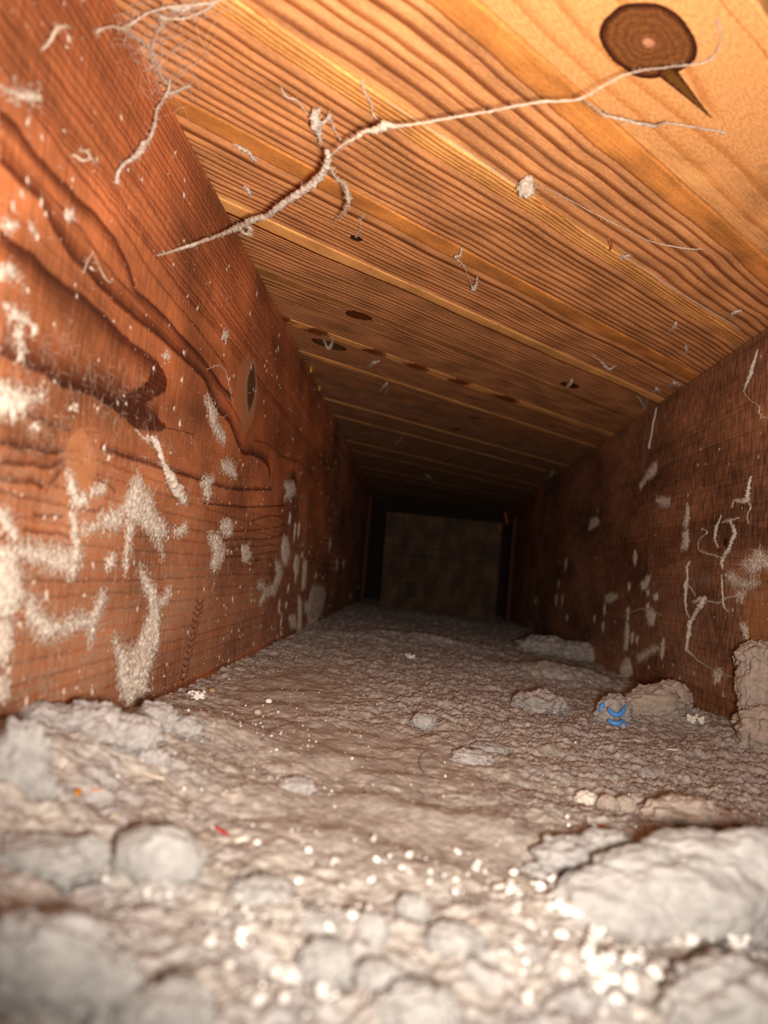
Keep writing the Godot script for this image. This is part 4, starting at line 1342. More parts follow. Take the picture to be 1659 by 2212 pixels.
	wall_dust("dust_clump", [565.6, 81.9, 559.1, 79.3, 554.6, 80.8, 558.8, 77.3, 561.5, 73.1, 565, 76.4, 571.6, 78.3], true, 0.0016, "star-shaped dust tuft under the flat wing-like wad", 0.0, 30)
	wall_dust("dust_clump", [780.2, 56.8, 765.5, 58.5, 755.7, 52.5, 762.8, 43.7, 774.7, 43.8, 782.2, 51], true, 0.0024, "drop-shaped dust tuft under the arched dust thread")
	strand("dust_strand", [239.4, 46.5, -857.3, 238.8, 53.4, -824.4, 238.8, 57.8, -785.7, 238.8, 57.2, -758.4, 239.9, 53.7, -733], [0.6, 0.7, 0.7, 0.8, 0.2], "arched dust thread over the drop-shaped tuft", "dust strand", 18)
	wall_dust("dust_clump", [807.5, 83.1, 792.4, 88.2, 780.6, 91.2, 785.3, 83.5, 793.9, 79.4, 806.7, 79.2], true, 0.002, "slanting dust scrap in the dark middle of the right joist")
	wall_dust("dust_clump", [765.1, 72.5, 753.9, 74.7, 750.1, 69.3, 761.4, 68], true, 0.0018, "square dust crumb right of the slanting scrap")
	wall_dust("dust_clump", [857.4, 37.3, 846.3, 37, 843.1, 21.8, 847.8, 10.1, 858.9, 10, 858.6, 25.7], true, 0.0018, "pale upright dust stripe low on the dark stretch of the right joist")
	wall_dust("dust_clump", [955, 64.5, 924.8, 68.9, 899.2, 67.4, 927.2, 60.8, 949.3, 60], true, 0.002, "dim dust spot deep along the right joist", 0.0008)
	wall_dust("dust_clump", [1064.5, 170.4, 1032.2, 171.9, 1014.5, 164.3, 1045, 159.9, 1072.7, 158.9], true, 0.002, "dim leaf-like dust scrap high in the dark of the right joist")
	wall_dust("dust_clump", [838.6, 119.9, 830.2, 112.4, 835.4, 104.3, 844.2, 112.7], true, 0.0016, "thin dust dash in the dark right of the dim spots")
	wall_dust("dust_clump", [561.2, 56.8, 552.2, 58.8, 548.3, 51.1, 550.4, 42.6, 554.3, 49.9], true, 0.0022, "dust trail above the big heap at the right edge", 0.0008, 34)
	wall_dust("dust_clump", [607.1, 14.8, 598.6, 19.5, 589.6, 18.6, 592.3, 11.8, 602.5, 8.2], true, 0.0018, "fuzzy dust burr where the longest strand meets the low right wood", 0.0006, 50)
	wall_dust("dust_clump", [869.2, -12.1, 849, -1.3, 834.7, -0.7, 821.8, -12.1, 844.5, -22.2, 863.2, -21.7], true, 0.004, "grey dust cushion at the foot of the right joist", 0.0, 20)
	wall_dust("dust_clump", [810.3, 6.1, 772.7, 16.8, 744.8, 23.3, 738.8, 21.2, 766.1, 13.8, 783.3, 8.1, 801.2, 2.2], true, 0.0022, "slanting dust smear above the grey cushion on the right joist", 0.0012)
	dim_strokes(true, [1559, 83.5, 703.4, 89.9], 16)
	flecks("dust_specks", true)

# ---------------------------------------------------------------- webs under the deck
func webs() -> void:
	strand("dust_strand", [-128.4, 206, -318.3, -125.8, 215.6, -333, -120, 226.1, -347, -117.4, 243.3, -374, -115.4, 255.7, -393.1, -104.6, 253.7, -378.8, -93.2, 251.6, -367.1, -83.4, 250.6, -354.1, -73.1, 250.6, -341.1, -63.3, 250.6, -329.7, -57.3, 250.6, -320.2, -53.6, 250.6, -310, -53.7, 251.6, -303.8], [0.2, 0.8, 1.1, 1.2, 1.9, 2.1, 1.5, 2.0, 1.9, 2.2, 1.8, 1.7, 1.2], "thickest woolly dust strand, stretched from the left joist up across the deck", "dust strand", 90, 0.7, "", [[[-112, 253.7, -388.4, -111.2, 253.7, -393.9, -108.2, 253.7, -394.6, -106.1, 253.7, -388.7, -107.7, 253.7, -385.6], [0.7, 0.6, 0.7, 0.6, 0.7]], [[-53.3, 250.6, -315.2, -52.1, 251.6, -325.4, -49.3, 253.7, -335.3, -48.6, 253.7, -343.9, -49.2, 253.7, -353, -54.1, 258.7, -374.2, -63, 269.9, -405.2], [0.5, 0.7, 0.8, 1.1, 1.2, 0.6, 0.1]]])
	strand("cobweb_thread", [-52.3, 250.6, -306.2, -48.4, 250.6, -300.2, -44.4, 250.6, -295.4, -37.6, 250.6, -288.5, -31.2, 250.6, -284.1, -27.3, 250.6, -280.6, -24, 250.6, -281.5, -18.8, 253.7, -285.2, -7.6, 253.7, -281.7, 1.4, 253.7, -278.2, 12, 253.7, -274.3, 20.4, 253.7, -270.4, 30.4, 253.7, -266.8, 45.2, 253.7, -263.6, 52, 253.7, -256.5, 59.8, 258.7, -256, 68.4, 262.8, -258.1, 84.1, 270.9, -266.1, 92.1, 272.9, -265.3, 93.1, 274, -257, 88, 275, -247.4], [0.3, 0.5, 0.9, 1.1, 1.9, 1.2, 0.6, 0.5, 0.5, 0.45, 0.45, 0.4, 0.35, 0.35, 0.3, 0.3, 0.25, 0.2], "long slack dusty thread running right across the deck to the big knot", "cobweb", 60, 0.8)
	strand("cobweb_thread", [47, 255.7, -266.2, 53.7, 258.7, -275.7, 59.9, 260.8, -283, 67.8, 260.8, -285.3, 80.4, 262.8, -291, 88.4, 269.9, -299.5, 101.4, 271.9, -304.1, 117.6, 275, -312.1], [0.2, 0.3, 0.45, 0.4, 0.6, 0.35, 0.35, 0.5], "pale dusty thread branching below the big knot", "cobweb", 26, 0.9)
	strand("dust_tuft", [-60.6, 266.8, -324.1, -60.3, 266.8, -318.6, -60.9, 266.8, -313.4, -60.9, 266.8, -307.3, -59.5, 267.9, -302.2, -58.4, 268.9, -302.3], [0.3, 0.9, 1.9, 2.4, 1.6, 0.4], "flattened dust tuft dangling above the thickest strand", "dust clump", 40, 0.9, "", [[[-59.1, 266.8, -309.1, -55.7, 267.9, -307.7, -54.1, 267.9, -304.3, -53.7, 267.9, -308.2, -52, 266.8, -316, -49.5, 265.8, -321.3], [1.2, 0.7, 0.6, 0.3, 0.25, 0.2]]])
	strand("dust_strand", [-122.3, 274, -294.9, -123.7, 271.9, -298.1, -125.1, 267.4, -297.7, -123.8, 256.3, -289.6, -122.5, 246.1, -284.9, -122.5, 240.5, -282.9, -122.5, 232.8, -276.6, -122.5, 228.5, -273.9, -123.2, 221.2, -267.4, -124.5, 215.5, -263.3, -127.1, 212.9, -267.6], [0.4, 0.7, 0.9, 0.7, 0.8, 0.7, 1.4, 1.3, 0.8, 0.7, 1.0], "dangling dust strand hung from the deck corner over the left joist", "dust strand", 50, 0.8, "", [[[-124.6, 271.9, -300.6, -120.8, 272.9, -301.2, -115.3, 275, -300], [0.5, 0.4, 0.15]]])
	strand("cobweb_thread", [-127.1, 250.4, -240.1, -123.8, 249.3, -234.5, -122.5, 254.9, -239.9, -122.5, 260.9, -248.5, -123.2, 268.9, -256.4, -113.8, 270.9, -251.9, -100.7, 270.9, -248.8, -91.4, 272.9, -248.6, -79.5, 272.9, -244.8], [0.15, 0.35, 0.35, 0.6, 0.6, 0.4, 0.5, 0.5, 0.3], "dusty thread looping over the top left corner of the deck", "cobweb", 60, 0.9, "", [[[-123.2, 263, -250.7, -125.1, 269.2, -263.7, -123.5, 271.9, -272.2, -124.8, 272.9, -281.6, -125.5, 274, -291.6, -123.9, 274, -299.2], [0.4, 0.4, 0.35, 0.35, 0.3, 0.3]], [[-111.9, 270.9, -254.1, -110.1, 270.9, -255.3, -103.1, 271.9, -256.1, -94.7, 271.9, -251.5, -88.6, 272.9, -247.5], [0.3, 0.5, 0.45, 0.4, 0.3]], [[-110.8, 270.9, -255.8, -116.5, 271.9, -264.2, -123.2, 272.9, -276.1, -123.5, 274, -288.5], [0.3, 0.3, 0.3, 0.2]], [[-105.7, 270.9, -249.6, -102.1, 270.9, -250.7, -95.5, 271.9, -248.4], [0.8, 0.9, 0.6]]])
	var fuzz := Geo.new()
	var cent := v3([-123.8, 268.6, -265.2, -122.2, 271.9, -280.1, -116.9, 270.9, -260.5, -122.9, 272.9, -292.9, -125.1, 261.2, -270.8, -97.6, 270.9, -250])
	for k in 230:
		var c := cent[rng.randi() % cent.size()]
		hair(fuzz, c + Vector3(rng.randfn(), rng.randfn() * 0.5, rng.randfn()) * 0.008, Vector3(rng.randfn(), rng.randfn() * 0.5, rng.randfn()), rng.randf_range(0.006, 0.02), 0.00007)
	var at := cent[0]
	tag(stuff(put("cobweb_tangle", shifted(fuzz, -at), M.web, null, at)), "haze of fine crossing web fibres in the top left corner of the deck", "cobweb")
	var ball := Geo.new()
	var bp: Vector3 = v3([38.3, 269.9, -357.6])[0]
	lump(ball, Vector3.ZERO, Vector3(0.0036, 0.0042, 0.0036), 0.7, 0.25, 30, 3.0)
	lump(ball, Vector3(0.001, 0.003, 0.001), Vector3(0.0024, 0.0026, 0.0024), 0.7, 0.25, 22, 9.0)
	var bo := put("dust_ball", ball.mesh(), M.felt, null, bp)
	var bh := Geo.new()
	for k in 40:
		hair(bh, Vector3(rng.randfn(), rng.randfn(), rng.randfn()).normalized() * 0.003, Vector3(rng.randfn(), rng.randfn(), rng.randfn()), rng.randf_range(0.003, 0.007), 0.00009)
	stuff(put("loose_fibres", bh.mesh(), M.web, bo))
	tag(bo, "round grey dust ball stuck at a deck board joint, right of centre", "dust clump")
	strand("cobweb_thread", [41.5, 270.9, -357.4, 51.5, 271.9, -362.5, 67, 272.9, -375.7, 83.4, 272.9, -388.8, 97.2, 272.9, -398.7, 115.8, 274, -414.1, 137.5, 275, -422.8, 150.7, 276, -424.3], [0.1, 0.15, 0.25, 0.35, 0.3, 0.25, 0.6, 0.1], "fine thread trailing right from the round dust ball", "cobweb", 24)
	strand("cobweb_thread", [-29.4, 275.8, -305.1, -10.5, 276, -322.5, 12.3, 276, -344.3, 33, 276, -365.9], [0.2, 0.35, 0.35, 0.3], "white dust line lying in a deck joint, left of the round dust ball", "cobweb", 6)
	strand("cobweb_thread", [106.6, 276, -438.6, 130.1, 276, -461, 165.4, 276, -495.4, 204.5, 276, -531.3, 226.1, 276, -551.2], [0.2, 0.5, 0.55, 0.5, 0.2], "white dust line lying in a deck joint near the right joist", "cobweb", 6)
	strand("dust_strand", [11.1, 274, -439.3, 10.5, 271.9, -445.4, 7.8, 270.9, -446.3, 12.3, 270.9, -455.2, 15.2, 269.9, -462.4, 19.6, 268.9, -480.4, 22.2, 268.9, -491.3, 23.9, 269.9, -482.2, 23.2, 270.9, -473.9], [0.7, 0.8, 0.8, 0.5, 0.25, 0.3, 1.6, 1.0, 0.5], "hook of dust dangling by a thread under the middle of the deck", "dust strand", 30, 0.9)
	var sp := strand("wood_splinter", [94.6, 276.4, -420, 97.4, 274, -424.1, 97.4, 272.9, -426.8], [1.0, 1.1, 0.2], "reddish splinter lifted from a deck board, left of the scraps near the right joist", "splinter", 0, 0.3)
	for c in sp.get_children():
		(c as MeshInstance3D).material_override = mat(Color(0.60, 0.32, 0.16), 0.6)
	var bits := [
		[[-107.6, 276.6, -345.6, -103.5, 274.6, -345.8, -100.3, 274.6, -350.4, -99, 275.2, -357.1], [0.3, 1.2, 0.9, 0.9], "drooping grey dust rag under the deck, left of the dangling tuft"],
		[[-111.9, 276.6, -386.6, -109.6, 274.6, -386.5, -109.7, 275.2, -393.7], [0.5, 1.3, 0.3], "tiny dust rag near the left joist edge, above the thick strand"],
		[[-75.4, 276.6, -300.3, -73.6, 274.6, -302.7, -69.6, 274.6, -305.5, -66.3, 274, -311.4, -62.1, 272.1, -315.7], [0.3, 0.5, 0.3, 0.2, 0.2], "faint web rag leading to the flattened dust tuft"],
		[[-39.8, 276.6, -292, -39.1, 274.6, -296.1, -36.7, 274, -302.4, -35.9, 273.3, -310.4, -31.5, 269.7, -310.4], [0.15, 0.4, 0.5, 0.4, 0.3], "thin forked web above the knob of the long slack thread"],
		[[-101.2, 276.6, -652.9, -99.6, 274.6, -669.5, -94.7, 274.6, -657.2, -91.1, 275.2, -639.6], [0.5, 1.6, 1.4, 0.4], "dust rag hanging under the yellow resin knot"],
		[[-65.6, 276.6, -729.6, -58.5, 274.6, -707.6, -52.8, 275.2, -701.9], [0.6, 1.4, 0.6], "dust rag right of the resin knot, before the blotched band"],
		[[-59.4, 276.6, -830.9, -53.6, 274.6, -800.1, -49, 275.2, -785.1, -51.9, 275.2, -831.6], [0.4, 1.5, 0.9, 0.4], "dust rag below the blotched band of the deck"],
		[[137.7, 276.6, -755, 135.2, 274, -723.4, 134.6, 274.6, -711.9], [1.5, 1.9, 0.4], "dust rag caught on the dark oval knot of the deck"],
		[[131.5, 276.6, -629.2, 141.7, 274.6, -641.8, 152.8, 274, -660, 159.5, 274, -670.3, 163, 275.2, -661.6], [0.15, 0.35, 1.5, 1.1, 0.3], "moth-like dust scrap under the deck, right of the dark oval knot"],
		[[179, 276.6, -565.3, 177.2, 274, -551.4, 175.1, 274.6, -541.3], [0.4, 1.2, 0.9], "pale curled dust scrap under the deck near the right joist"],
		[[209.1, 276.6, -618.3, 204.3, 274.6, -602.5, 201, 275.2, -595.3], [1.2, 1.3, 0.5], "grey oval dust scrap below the pale curled one"],
		[[230.2, 276.6, -720.1, 226.9, 274, -696.9, 236.3, 275.2, -709.2], [0.9, 1.3, 1.1], "dust scraps gathered at the joint of deck and right joist, middle of three"],
		[[223, 276.6, -748.3, 219.8, 274.6, -726.1, 228.2, 275.2, -741], [0.6, 1.4, 0.4], "dust scrap at the joint of deck and right joist, deepest of three"],
		[[212.8, 276.6, -767.3, 225, 274.6, -788.3, 234.8, 275.2, -814.5, 223.9, 275.2, -766], [0.5, 0.8, 0.9, 0.4], "tangled dust scrap where the darker deck meets the right joist"],
		[[208.2, 276.6, -528.4, 205.8, 274, -512.2, 209.8, 275.2, -512.9], [0.8, 1.4, 0.6], "frayed dust scrap beside the white joint line near the right joist"],
		[[108.3, 276.6, -445, 109.7, 274.6, -437.5, 110.9, 275.2, -436.1], [0.6, 0.9, 0.6], "dust scrap at the near end of the white joint line by the splinter"],
		[[-54.1, 276.6, -439.2, -51.1, 274, -425.8, -49.2, 274.6, -413.9, -47, 275.8, -405], [0.5, 0.4, 0.3, 0.1], "web thread rising from the small black knot"],
		[[-50.3, 276.6, -1166.8, -42.4, 274.6, -1119.3, -30.1, 275.2, -1043.6], [0.9, 1.4, 0.3], "dim dust rag under the far dark boards, left of the others"],
		[[2.2, 276.6, -1515, 12.3, 274.6, -1537.5, 20.6, 275.2, -1650.2], [1.2, 1.8, 0.6], "dim dust rag under the farthest boards, near the end board"],
		[[235.9, 276.6, -1440.7, 229.9, 274, -1356.5, 224.7, 275.2, -1318.9], [1.6, 2.6, 1.2], "dim dust clot in the far upper corner by the right joist"],
	]
	for b: Array in bits:
		strand("dust_scrap", b[0], b[1], b[2], "dust strand", 26, 1.0)
	# resin on the joist edge
	for q in [[[-126.3, 274, -746.7], 0.0028, "yellow resin bead on the left joist's upper edge, upper of two"], [[-127.1, 272.8, -819.3], 0.0026, "yellow resin bead on the left joist's upper edge, lower of two"]]:
		var g := Geo.new()
		lump(g, Vector3.ZERO, Vector3(q[1] * 0.45, q[1] * 1.3, q[1] * 0.6), 0.5, 0.12, 14, q[1] * 9000.0)
		tag(put("resin_bead", g.mesh(), M.resin, null, v3(q[0])[0]), q[2], "resin")
	var gl := MultiMesh.new()
	gl.transform_format = MultiMesh.TRANSFORM_3D
	gl.mesh = chip(6, Vector3(0.0004, 0.0003, 0.0004)).mesh()
	gl.instance_count = 46
	for k in 46:
		gl.set_instance_transform(k, Transform3D(Basis.from_euler(Vector3(rng.randf() * 6, rng.randf() * 6, 0)).scaled(Vector3.ONE * rng.randf_range(0.4, 1.1)), Vector3(LEFT + 0.0002, 0.2752 - 0.004 * pow(rng.randf(), 2.0), -rng.randf_range(0.36, 0.9))))
	var go := MultiMeshInstance3D.new()
	go.name = "resin_glitter"
	go.multimesh = gl
	go.material_override = M.resin
	add_child(go, true)
	tag(stuff(go), "tiny glittering resin drops along the upper edge of the left joist", "resin")

# ---------------------------------------------------------------- lumps on the bed
func clumps() -> void:
	floor_clump("dust_clump", [79.8, -8, -215.3, 27, 12.8, 63.4, -10.7, -210.2, 19.7, 10.5, 88.9, -1.2, -220.3, 20.7, 9.1, 96.2, -8.3, -218.5, 20.5, 13.7, 102, 3.6, -218.6, 13.7, 7.1], "largest grey felt-like dust clump, blurred, at the lower right", M.grey, 0.20, 0.045, "dust clump", 0.55, 46)
	floor_clump("dust_clump", [57.4, -10.2, -239.6, 13.5, 6.8, 47.4, -16, -237.4, 8.9, 5.2, 66.3, -6.8, -242.2, 10.6, 5.3], "low grey dust shoulder on the left of the largest clump", M.grey, 0.42, 0.09, "dust clump", 0.7)
	floor_clump("dust_clump", [-60.6, -1.6, -136.7, 12.8, 8.1, -66.1, -1.8, -134.4, 9.3, 7.6, -50.6, -4.1, -136.1, 7.7, 6], "large pale dust clump, blurred, at the lower left edge", M.grey, 0.42, 0.09, "dust clump", 0.6, 44)
	floor_clump("dust_clump", [-36.4, -6.5, -134.6, 7.6, 5.1, -41.6, -7.1, -133.4, 5, 4.2], "pale blurred dust clump at the bottom, right of the large lower left one", M.grey, 0.42, 0.09)
	floor_clump("dust_clump", [-58.9, -3, -189.9, 11.7, 7.8, -64.1, -4.7, -188.4, 5.9, 6.1, -53, -4.4, -191.2, 5.3, 6], "squarish pale dust block standing left of the red chip", M.grey, 0.2, 0.05, "dust clump", 0.6, 40)
	floor_clump("dust_clump", [75.5, -11.5, -169.1, 13.8, 8.5, 66.2, -13.4, -167.2, 7.3, 6.3], "pale blurred dust clump in the bottom right corner", M.grey, 0.42, 0.09)
	floor_clump("dust_clump", [7.6, -11.4, -152, 8.1, 5.2, 2.7, -12.1, -150.8, 4.7, 4.3], "pale blurred dust clump at the bottom, middle of the frame", M.grey, 0.42, 0.09)
	floor_clump("dust_clump", [-3.8, -9.7, -179.6, 4.3, 4], "round grey dust pellet left of the glittering flakes", M.grey, 0.2, 0.08)
	floor_clump("dust_clump", [-1.1, -10.9, -161.6, 5.3, 3.6, 2.3, -11.7, -161.2, 4, 3], "soft grey dust lump between two blurred bottom clumps", M.grey, 0.3, 0.1)
	floor_clump("dust_clump", [5.9, -10.4, -194.3, 4.4, 3.4], "small grey dust pellet in the middle of the foreground flakes", M.grey, 0.3, 0.1)
	floor_clump("dust_clump", [15.9, -11.2, -182.8, 6.9, 3.4], "low wide grey dust pellet just right of the small foreground one", M.grey, 0.3, 0.1)
	floor_clump("dust_clump", [-16.8, -9.6, -178.6, 5.6, 2.9], "low grey dust swell left of the round pellet", M.grey, 0.42, 0.092)
	floor_clump("dust_clump", [-12.6, -9.4, -162.6, 6.1, 4.1], "blurred grey dust swell, lower left of the round pellet", M.grey, 0.42, 0.092)
	floor_clump("dust_clump", [-32.2, -8.3, -189, 8.3, 3.5], "flat grey dust swell right of the squarish block", M.grey, 0.42, 0.092)
	floor_clump("dust_clump", [-103.4, 13.5, -202.4, 7.9, 10.1, -107.4, 8, -200.5, 7.5, 8.8, -96.9, 6.9, -201.6, 4.5, 4.5], "upright bluish-grey dust clump against the left joist", M.grey, 0.42, 0.092, "dust clump", 0.6)
	floor_clump("dust_clump", [-107.3, 11.4, -256.7, 12.9, 7.2, -123.8, 11.2, -253.5, 12.7, 7.1, -93.3, 9.8, -259.1, 9.7, 5.5], "ragged grey dust bank along the foot of the left joist", M.bed_clump, 0.45, 0.16, "dust clump", 0.7)
	floor_clump("dust_clump", [-98.6, 6.5, -298, 8.6, 6.3, -87.6, 4.5, -299.9, 7.5, 4.1], "dust lump just under the long curved dust fall", M.bed_clump, 0.45, 0.16)
	floor_clump("dust_clump", [-81.8, -0.3, -177.7, 12.2, 4.2, -72.4, 0.7, -178.9, 5, 4, -90.4, -2.5, -175.4, 8.8, 4], "long blurred grey dust ridge left of the squarish block", M.grey, 0.4, 0.12, "dust clump", 0.6)
	floor_clump("dust_clump", [147.3, -12.2, -540.5, 12.2, 10.8, 148.9, -7.3, -542.8, 9.5, 7.5], "dust clump wearing bright blue plastic shreds", M.bed_clump, 0.35, 0.14)
	floor_clump("dust_clump", [189, -8.1, -576.6, 21.7, 12.3, 200.3, -1.4, -580.4, 15.3, 10.2, 174.6, -12.4, -573.8, 14.4, 9.3, 182.6, -2.2, -579.3, 10.9, 5.8], "wide tan dust clump between the blue shreds and the right joist", M.tan, 0.4, 0.14, "dust clump", 0.7)
	floor_clump("dust_clump", [233, 17.3, -506.6, 14.6, 26.6, 233, -7.6, -489.5, 20.2, 18.4, 233, 36.4, -511.8, 14.1, 11.5, 233, -10, -519.3, 11.7, 11.1, 233, 33.6, -535.4, 6.7, 6.7], "tall dust heap piled against the right joist at the picture's edge", M.tan, 0.4, 0.13, "dust clump", 0.8, 40)
	floor_clump("dust_clump", [183.3, -11.7, -1022.7, 38.4, 14.1, 225.3, -14.4, -1014.7, 31.8, 14, 257.5, -29, -1017, 22.9, 11.5], "far dust mound along the foot of the right joist", M.bed_clump, 0.45, 0.16, "dust clump", 0.7)
	floor_clump("dust_clump", [114.2, -13, -307.6, 17.3, 7.3, 127.2, -14.8, -303.7, 15.2, 6.8, 102.8, -17.8, -305.2, 9.6, 4.6], "broad tan dust cushion behind the largest clump", M.tan, 0.35, 0.1, "dust clump", 0.6)
	floor_clump("dust_pellet", [85.5, -13.6, -314.7, 4.7, 4.3], "round tan dust pellet, touching the white stone", M.tan, 0.2, 0.07)
	floor_clump("dust_pellet", [93.5, -14.1, -317.9, 4.8, 4.2], "round tan dust pellet, second from the white stone", M.tan, 0.2, 0.07)
	floor_clump("dust_pellet", [101.6, -14.9, -314.7, 4.7, 3.5], "flatter tan dust pellet, third from the white stone", M.tan, 0.25, 0.08)
	floor_clump("pebble", [78.4, -13.8, -321.4, 4.8, 3.4], "white crumbly stone in front of the tan pellets", M.stone, 0.4, 0.08, "stone")
	floor_clump("pebble", [138.2, -17.7, -345.8, 3.5, 1.9], "small pale stone beyond the broad tan cushion", M.stone, 0.4, 0.08, "stone")
	floor_clump("dust_clump", [33.5, -11.2, -360, 9, 4.1, 29.1, -12.3, -358.3, 6.7, 3.1], "low dust tuft right of the curved hair", M.bed_clump, 0.45, 0.16)
	floor_clump("dust_clump", [10.9, -9.6, -428.1, 7, 4.8], "pale dust puff in the middle of the sharp floor", M.grey, 0.3, 0.12)
	floor_clump("dust_clump", [44.9, -12.5, -390.7, 9.8, 2.9], "flat pale dust flake right of the pale puff", M.grey, 0.3, 0.1)
	floor_clump("dust_clump", [97.4, -11.5, -546.4, 17.1, 8.2, 87.6, -12, -547.3, 11.7, 6.9], "broken dust crust left of the blue shreds", M.bed_clump, 0.5, 0.16)
	floor_clump("dust_clump", [-37.5, -8, -277.6, 7, 3.1], "soft dust bump on the smooth film, behind the red chip", M.bed_clump, 0.4, 0.14)
	floor_clump("dust_clump", [-85.5, 2.1, -258.1, 5.8, 4.2], "soft grey dust bump beside the long pale sliver", M.bed_clump, 0.4, 0.14)

func debris() -> void:
	# crumbly bright chunks
	var chunks := [
		[[-110.5, 395.5], 0.0052, "sparkling crumbly mineral chunk at the foot of the left joist"],
		[[206.1, 548.5], 0.0062, "sparkling crumbly mineral chunk between the tan clump and the right heap"],
		[[-0.5, 734.1], 0.0052, "dull glinting mineral chunk far along the floor"],
		[[49.2, 209], 0.0042, "bright crystal heap on the blurred floor, left of the largest clump"],
		[[89.1, 200.2], 0.0034, "brightest white crystal chunk, blurred, below the largest grey clump"],
		[[93.5, 220.1], 0.0022, "small white crystal tucked at the underside of the largest grey clump"],
	]
	for c: Array in chunks:
		var g := Geo.new()
		for k in 15:
			var s: float = c[1]
			var one := chip(200 + k, Vector3(s * 0.26, s * 0.2, s * 0.24), 2)
			var off := Vector3(rng.randfn() * 0.42, absf(rng.randfn()) * 0.32, rng.randfn() * 0.36) * s
			var tb := Basis.from_euler(Vector3(rng.randf_range(-0.8, 0.8), rng.randf() * TAU, rng.randf_range(-0.8, 0.8)))
			var f := g.v.size()
			for q in one.v.size():
				g.v.append(off + tb * one.v[q])
				g.uv.append(Vector2.ZERO)
			for q in one.i:
				g.i.append(f + q)
		tag(put("mineral_chunk", g.mesh(), M.chip, null, rest_at(c[0], c[1] * 0.25)), c[2], "mineral")
	var beads := [
		[[-78.2, 427.8], 0.0019, Color(0.92, 0.90, 0.86), "white bead on the film, near the left joist"],
		[[-77.7, 396.1], 0.0021, Color(0.72, 0.64, 0.55), "pale tan bead beside the white bead"],
		[[-111.4, 427.4], 0.0022, Color(0.62, 0.52, 0.38), "brownish bead beside the left sparkling chunk"],
	]
	for b: Array in beads:
		var g := Geo.new()
		lump(g, Vector3.ZERO, Vector3(b[1], b[1] * 0.75, b[1] * 0.8), 0.25, 0.03, 14, b[1] * 5000.0)
		var bm := mat(b[2], 0.3)
		tag(put("bead", g.mesh(), bm, null, rest_at(b[0], b[1] * 0.5)), b[3], "bead")
	# coloured scraps
	var scraps := [
		[[-50.9, 223.3], Vector3(0.0024, 0.0010, 0.0012), Color(0.62, 0.06, 0.05), 0.3, "red_chip", "small dark red plastic chip on the blurred floor", "chip", 0.0016],
		[[-45, 223], Vector3(0.0026, 0.0008, 0.0012), Color(0.92, 0.88, 0.82), 0.4, "white_chip", "white sliver lying beside the red chip", "chip", 0.0012],
		[[-39.4, 218.7], Vector3(0.0016, 0.0016, 0.0014), Color(0.97, 0.94, 0.88), 0.3, "white_chip", "bright white crumb right of the red chip", "chip", 0.0012],
		[[72.8, 274], Vector3(0.0020, 0.0010, 0.0012), Color(0.72, 0.33, 0.15), 0.6, "orange_chip", "rusty orange crumb behind the largest grey clump", "chip", 0.0014],
		[[-89.8, 209.9], Vector3(0.0018, 0.0008, 0.0011), Color(0.76, 0.48, 0.14), 0.5, "amber_chip", "yellow-orange crumb on the dust near the left joist", "chip", 0.0014],
		[[-88.4, 218.9], Vector3(0.0020, 0.0006, 0.0009), Color(0.74, 0.50, 0.34), 0.6, "amber_chip", "paler orange sliver right of the yellow crumb", "chip", 0.0014],
		[[-122.3, 389.4], Vector3(0.0017, 0.0007, 0.0008), Color(0.72, 0.42, 0.12), 0.5, "amber_chip", "amber crumb at the foot of the long curved dust fall", "chip", 0.0014],
		[[-80.1, 244.6], Vector3(0.0050, 0.0006, 0.0008), Color(0.86, 0.80, 0.70), 0.5, "wood_sliver", "long pale sliver on the dust left of the smooth film", "sliver", 0.0018],
		[[-78.1, 207.3], Vector3(0.0030, 0.0012, 0.0012), Color(0.92, 0.86, 0.76), 0.4, "white_chip", "cream chip behind the squarish dust block", "chip", 0.0018],
		[[144.9, 476.4], Vector3(0.0033, 0.0013, 0.0012), Color(0.86, 0.80, 0.73), 0.4, "white_chip", "pale oval chip in front of the blue shreds", "chip", 0.0012],
		[[161.4, 458.3], Vector3(0.0038, 0.0008, 0.0010), Color(0.86, 0.80, 0.73), 0.4, "white_chip", "pale jagged sliver right of the pale oval chip", "chip", 0.0012],
		[[165.1, 737.6], Vector3(0.0040, 0.0010, 0.0014), Color(0.38, 0.43, 0.50), 0.5, "grey_chip", "slate grey shred near the right joist, far from the lens", "chip", 0.002],
		[[179.9, 743.1], Vector3(0.0034, 0.0010, 0.0012), Color(0.70, 0.58, 0.30), 0.6, "wood_sliver", "straw-coloured sliver beside the slate grey shred", "sliver", 0.002],
		[[208.6, 728.7], Vector3(0.0034, 0.0007, 0.0008), Color(0.66, 0.36, 0.26), 0.6, "wood_sliver", "reddish sliver above the wide tan clump", "sliver", 0.003],
	]
	var n := 0
	for s: Array in scraps:
		n += 1
		var o := put(s[4], chip(400 + n, s[1]).mesh(), mat(s[2], s[3]), null, rest_at(s[0], s[7]))
		o.rotation = Vector3(rng.randf_range(-0.2, 0.2), rng.randf_range(-0.35, 0.35), rng.randf_range(-0.25, 0.1))
		tag(o, s[5], s[6])
	# blue shreds lying over their clump
	var blue := mat(Color(0.30, 0.55, 0.84), 0.5)
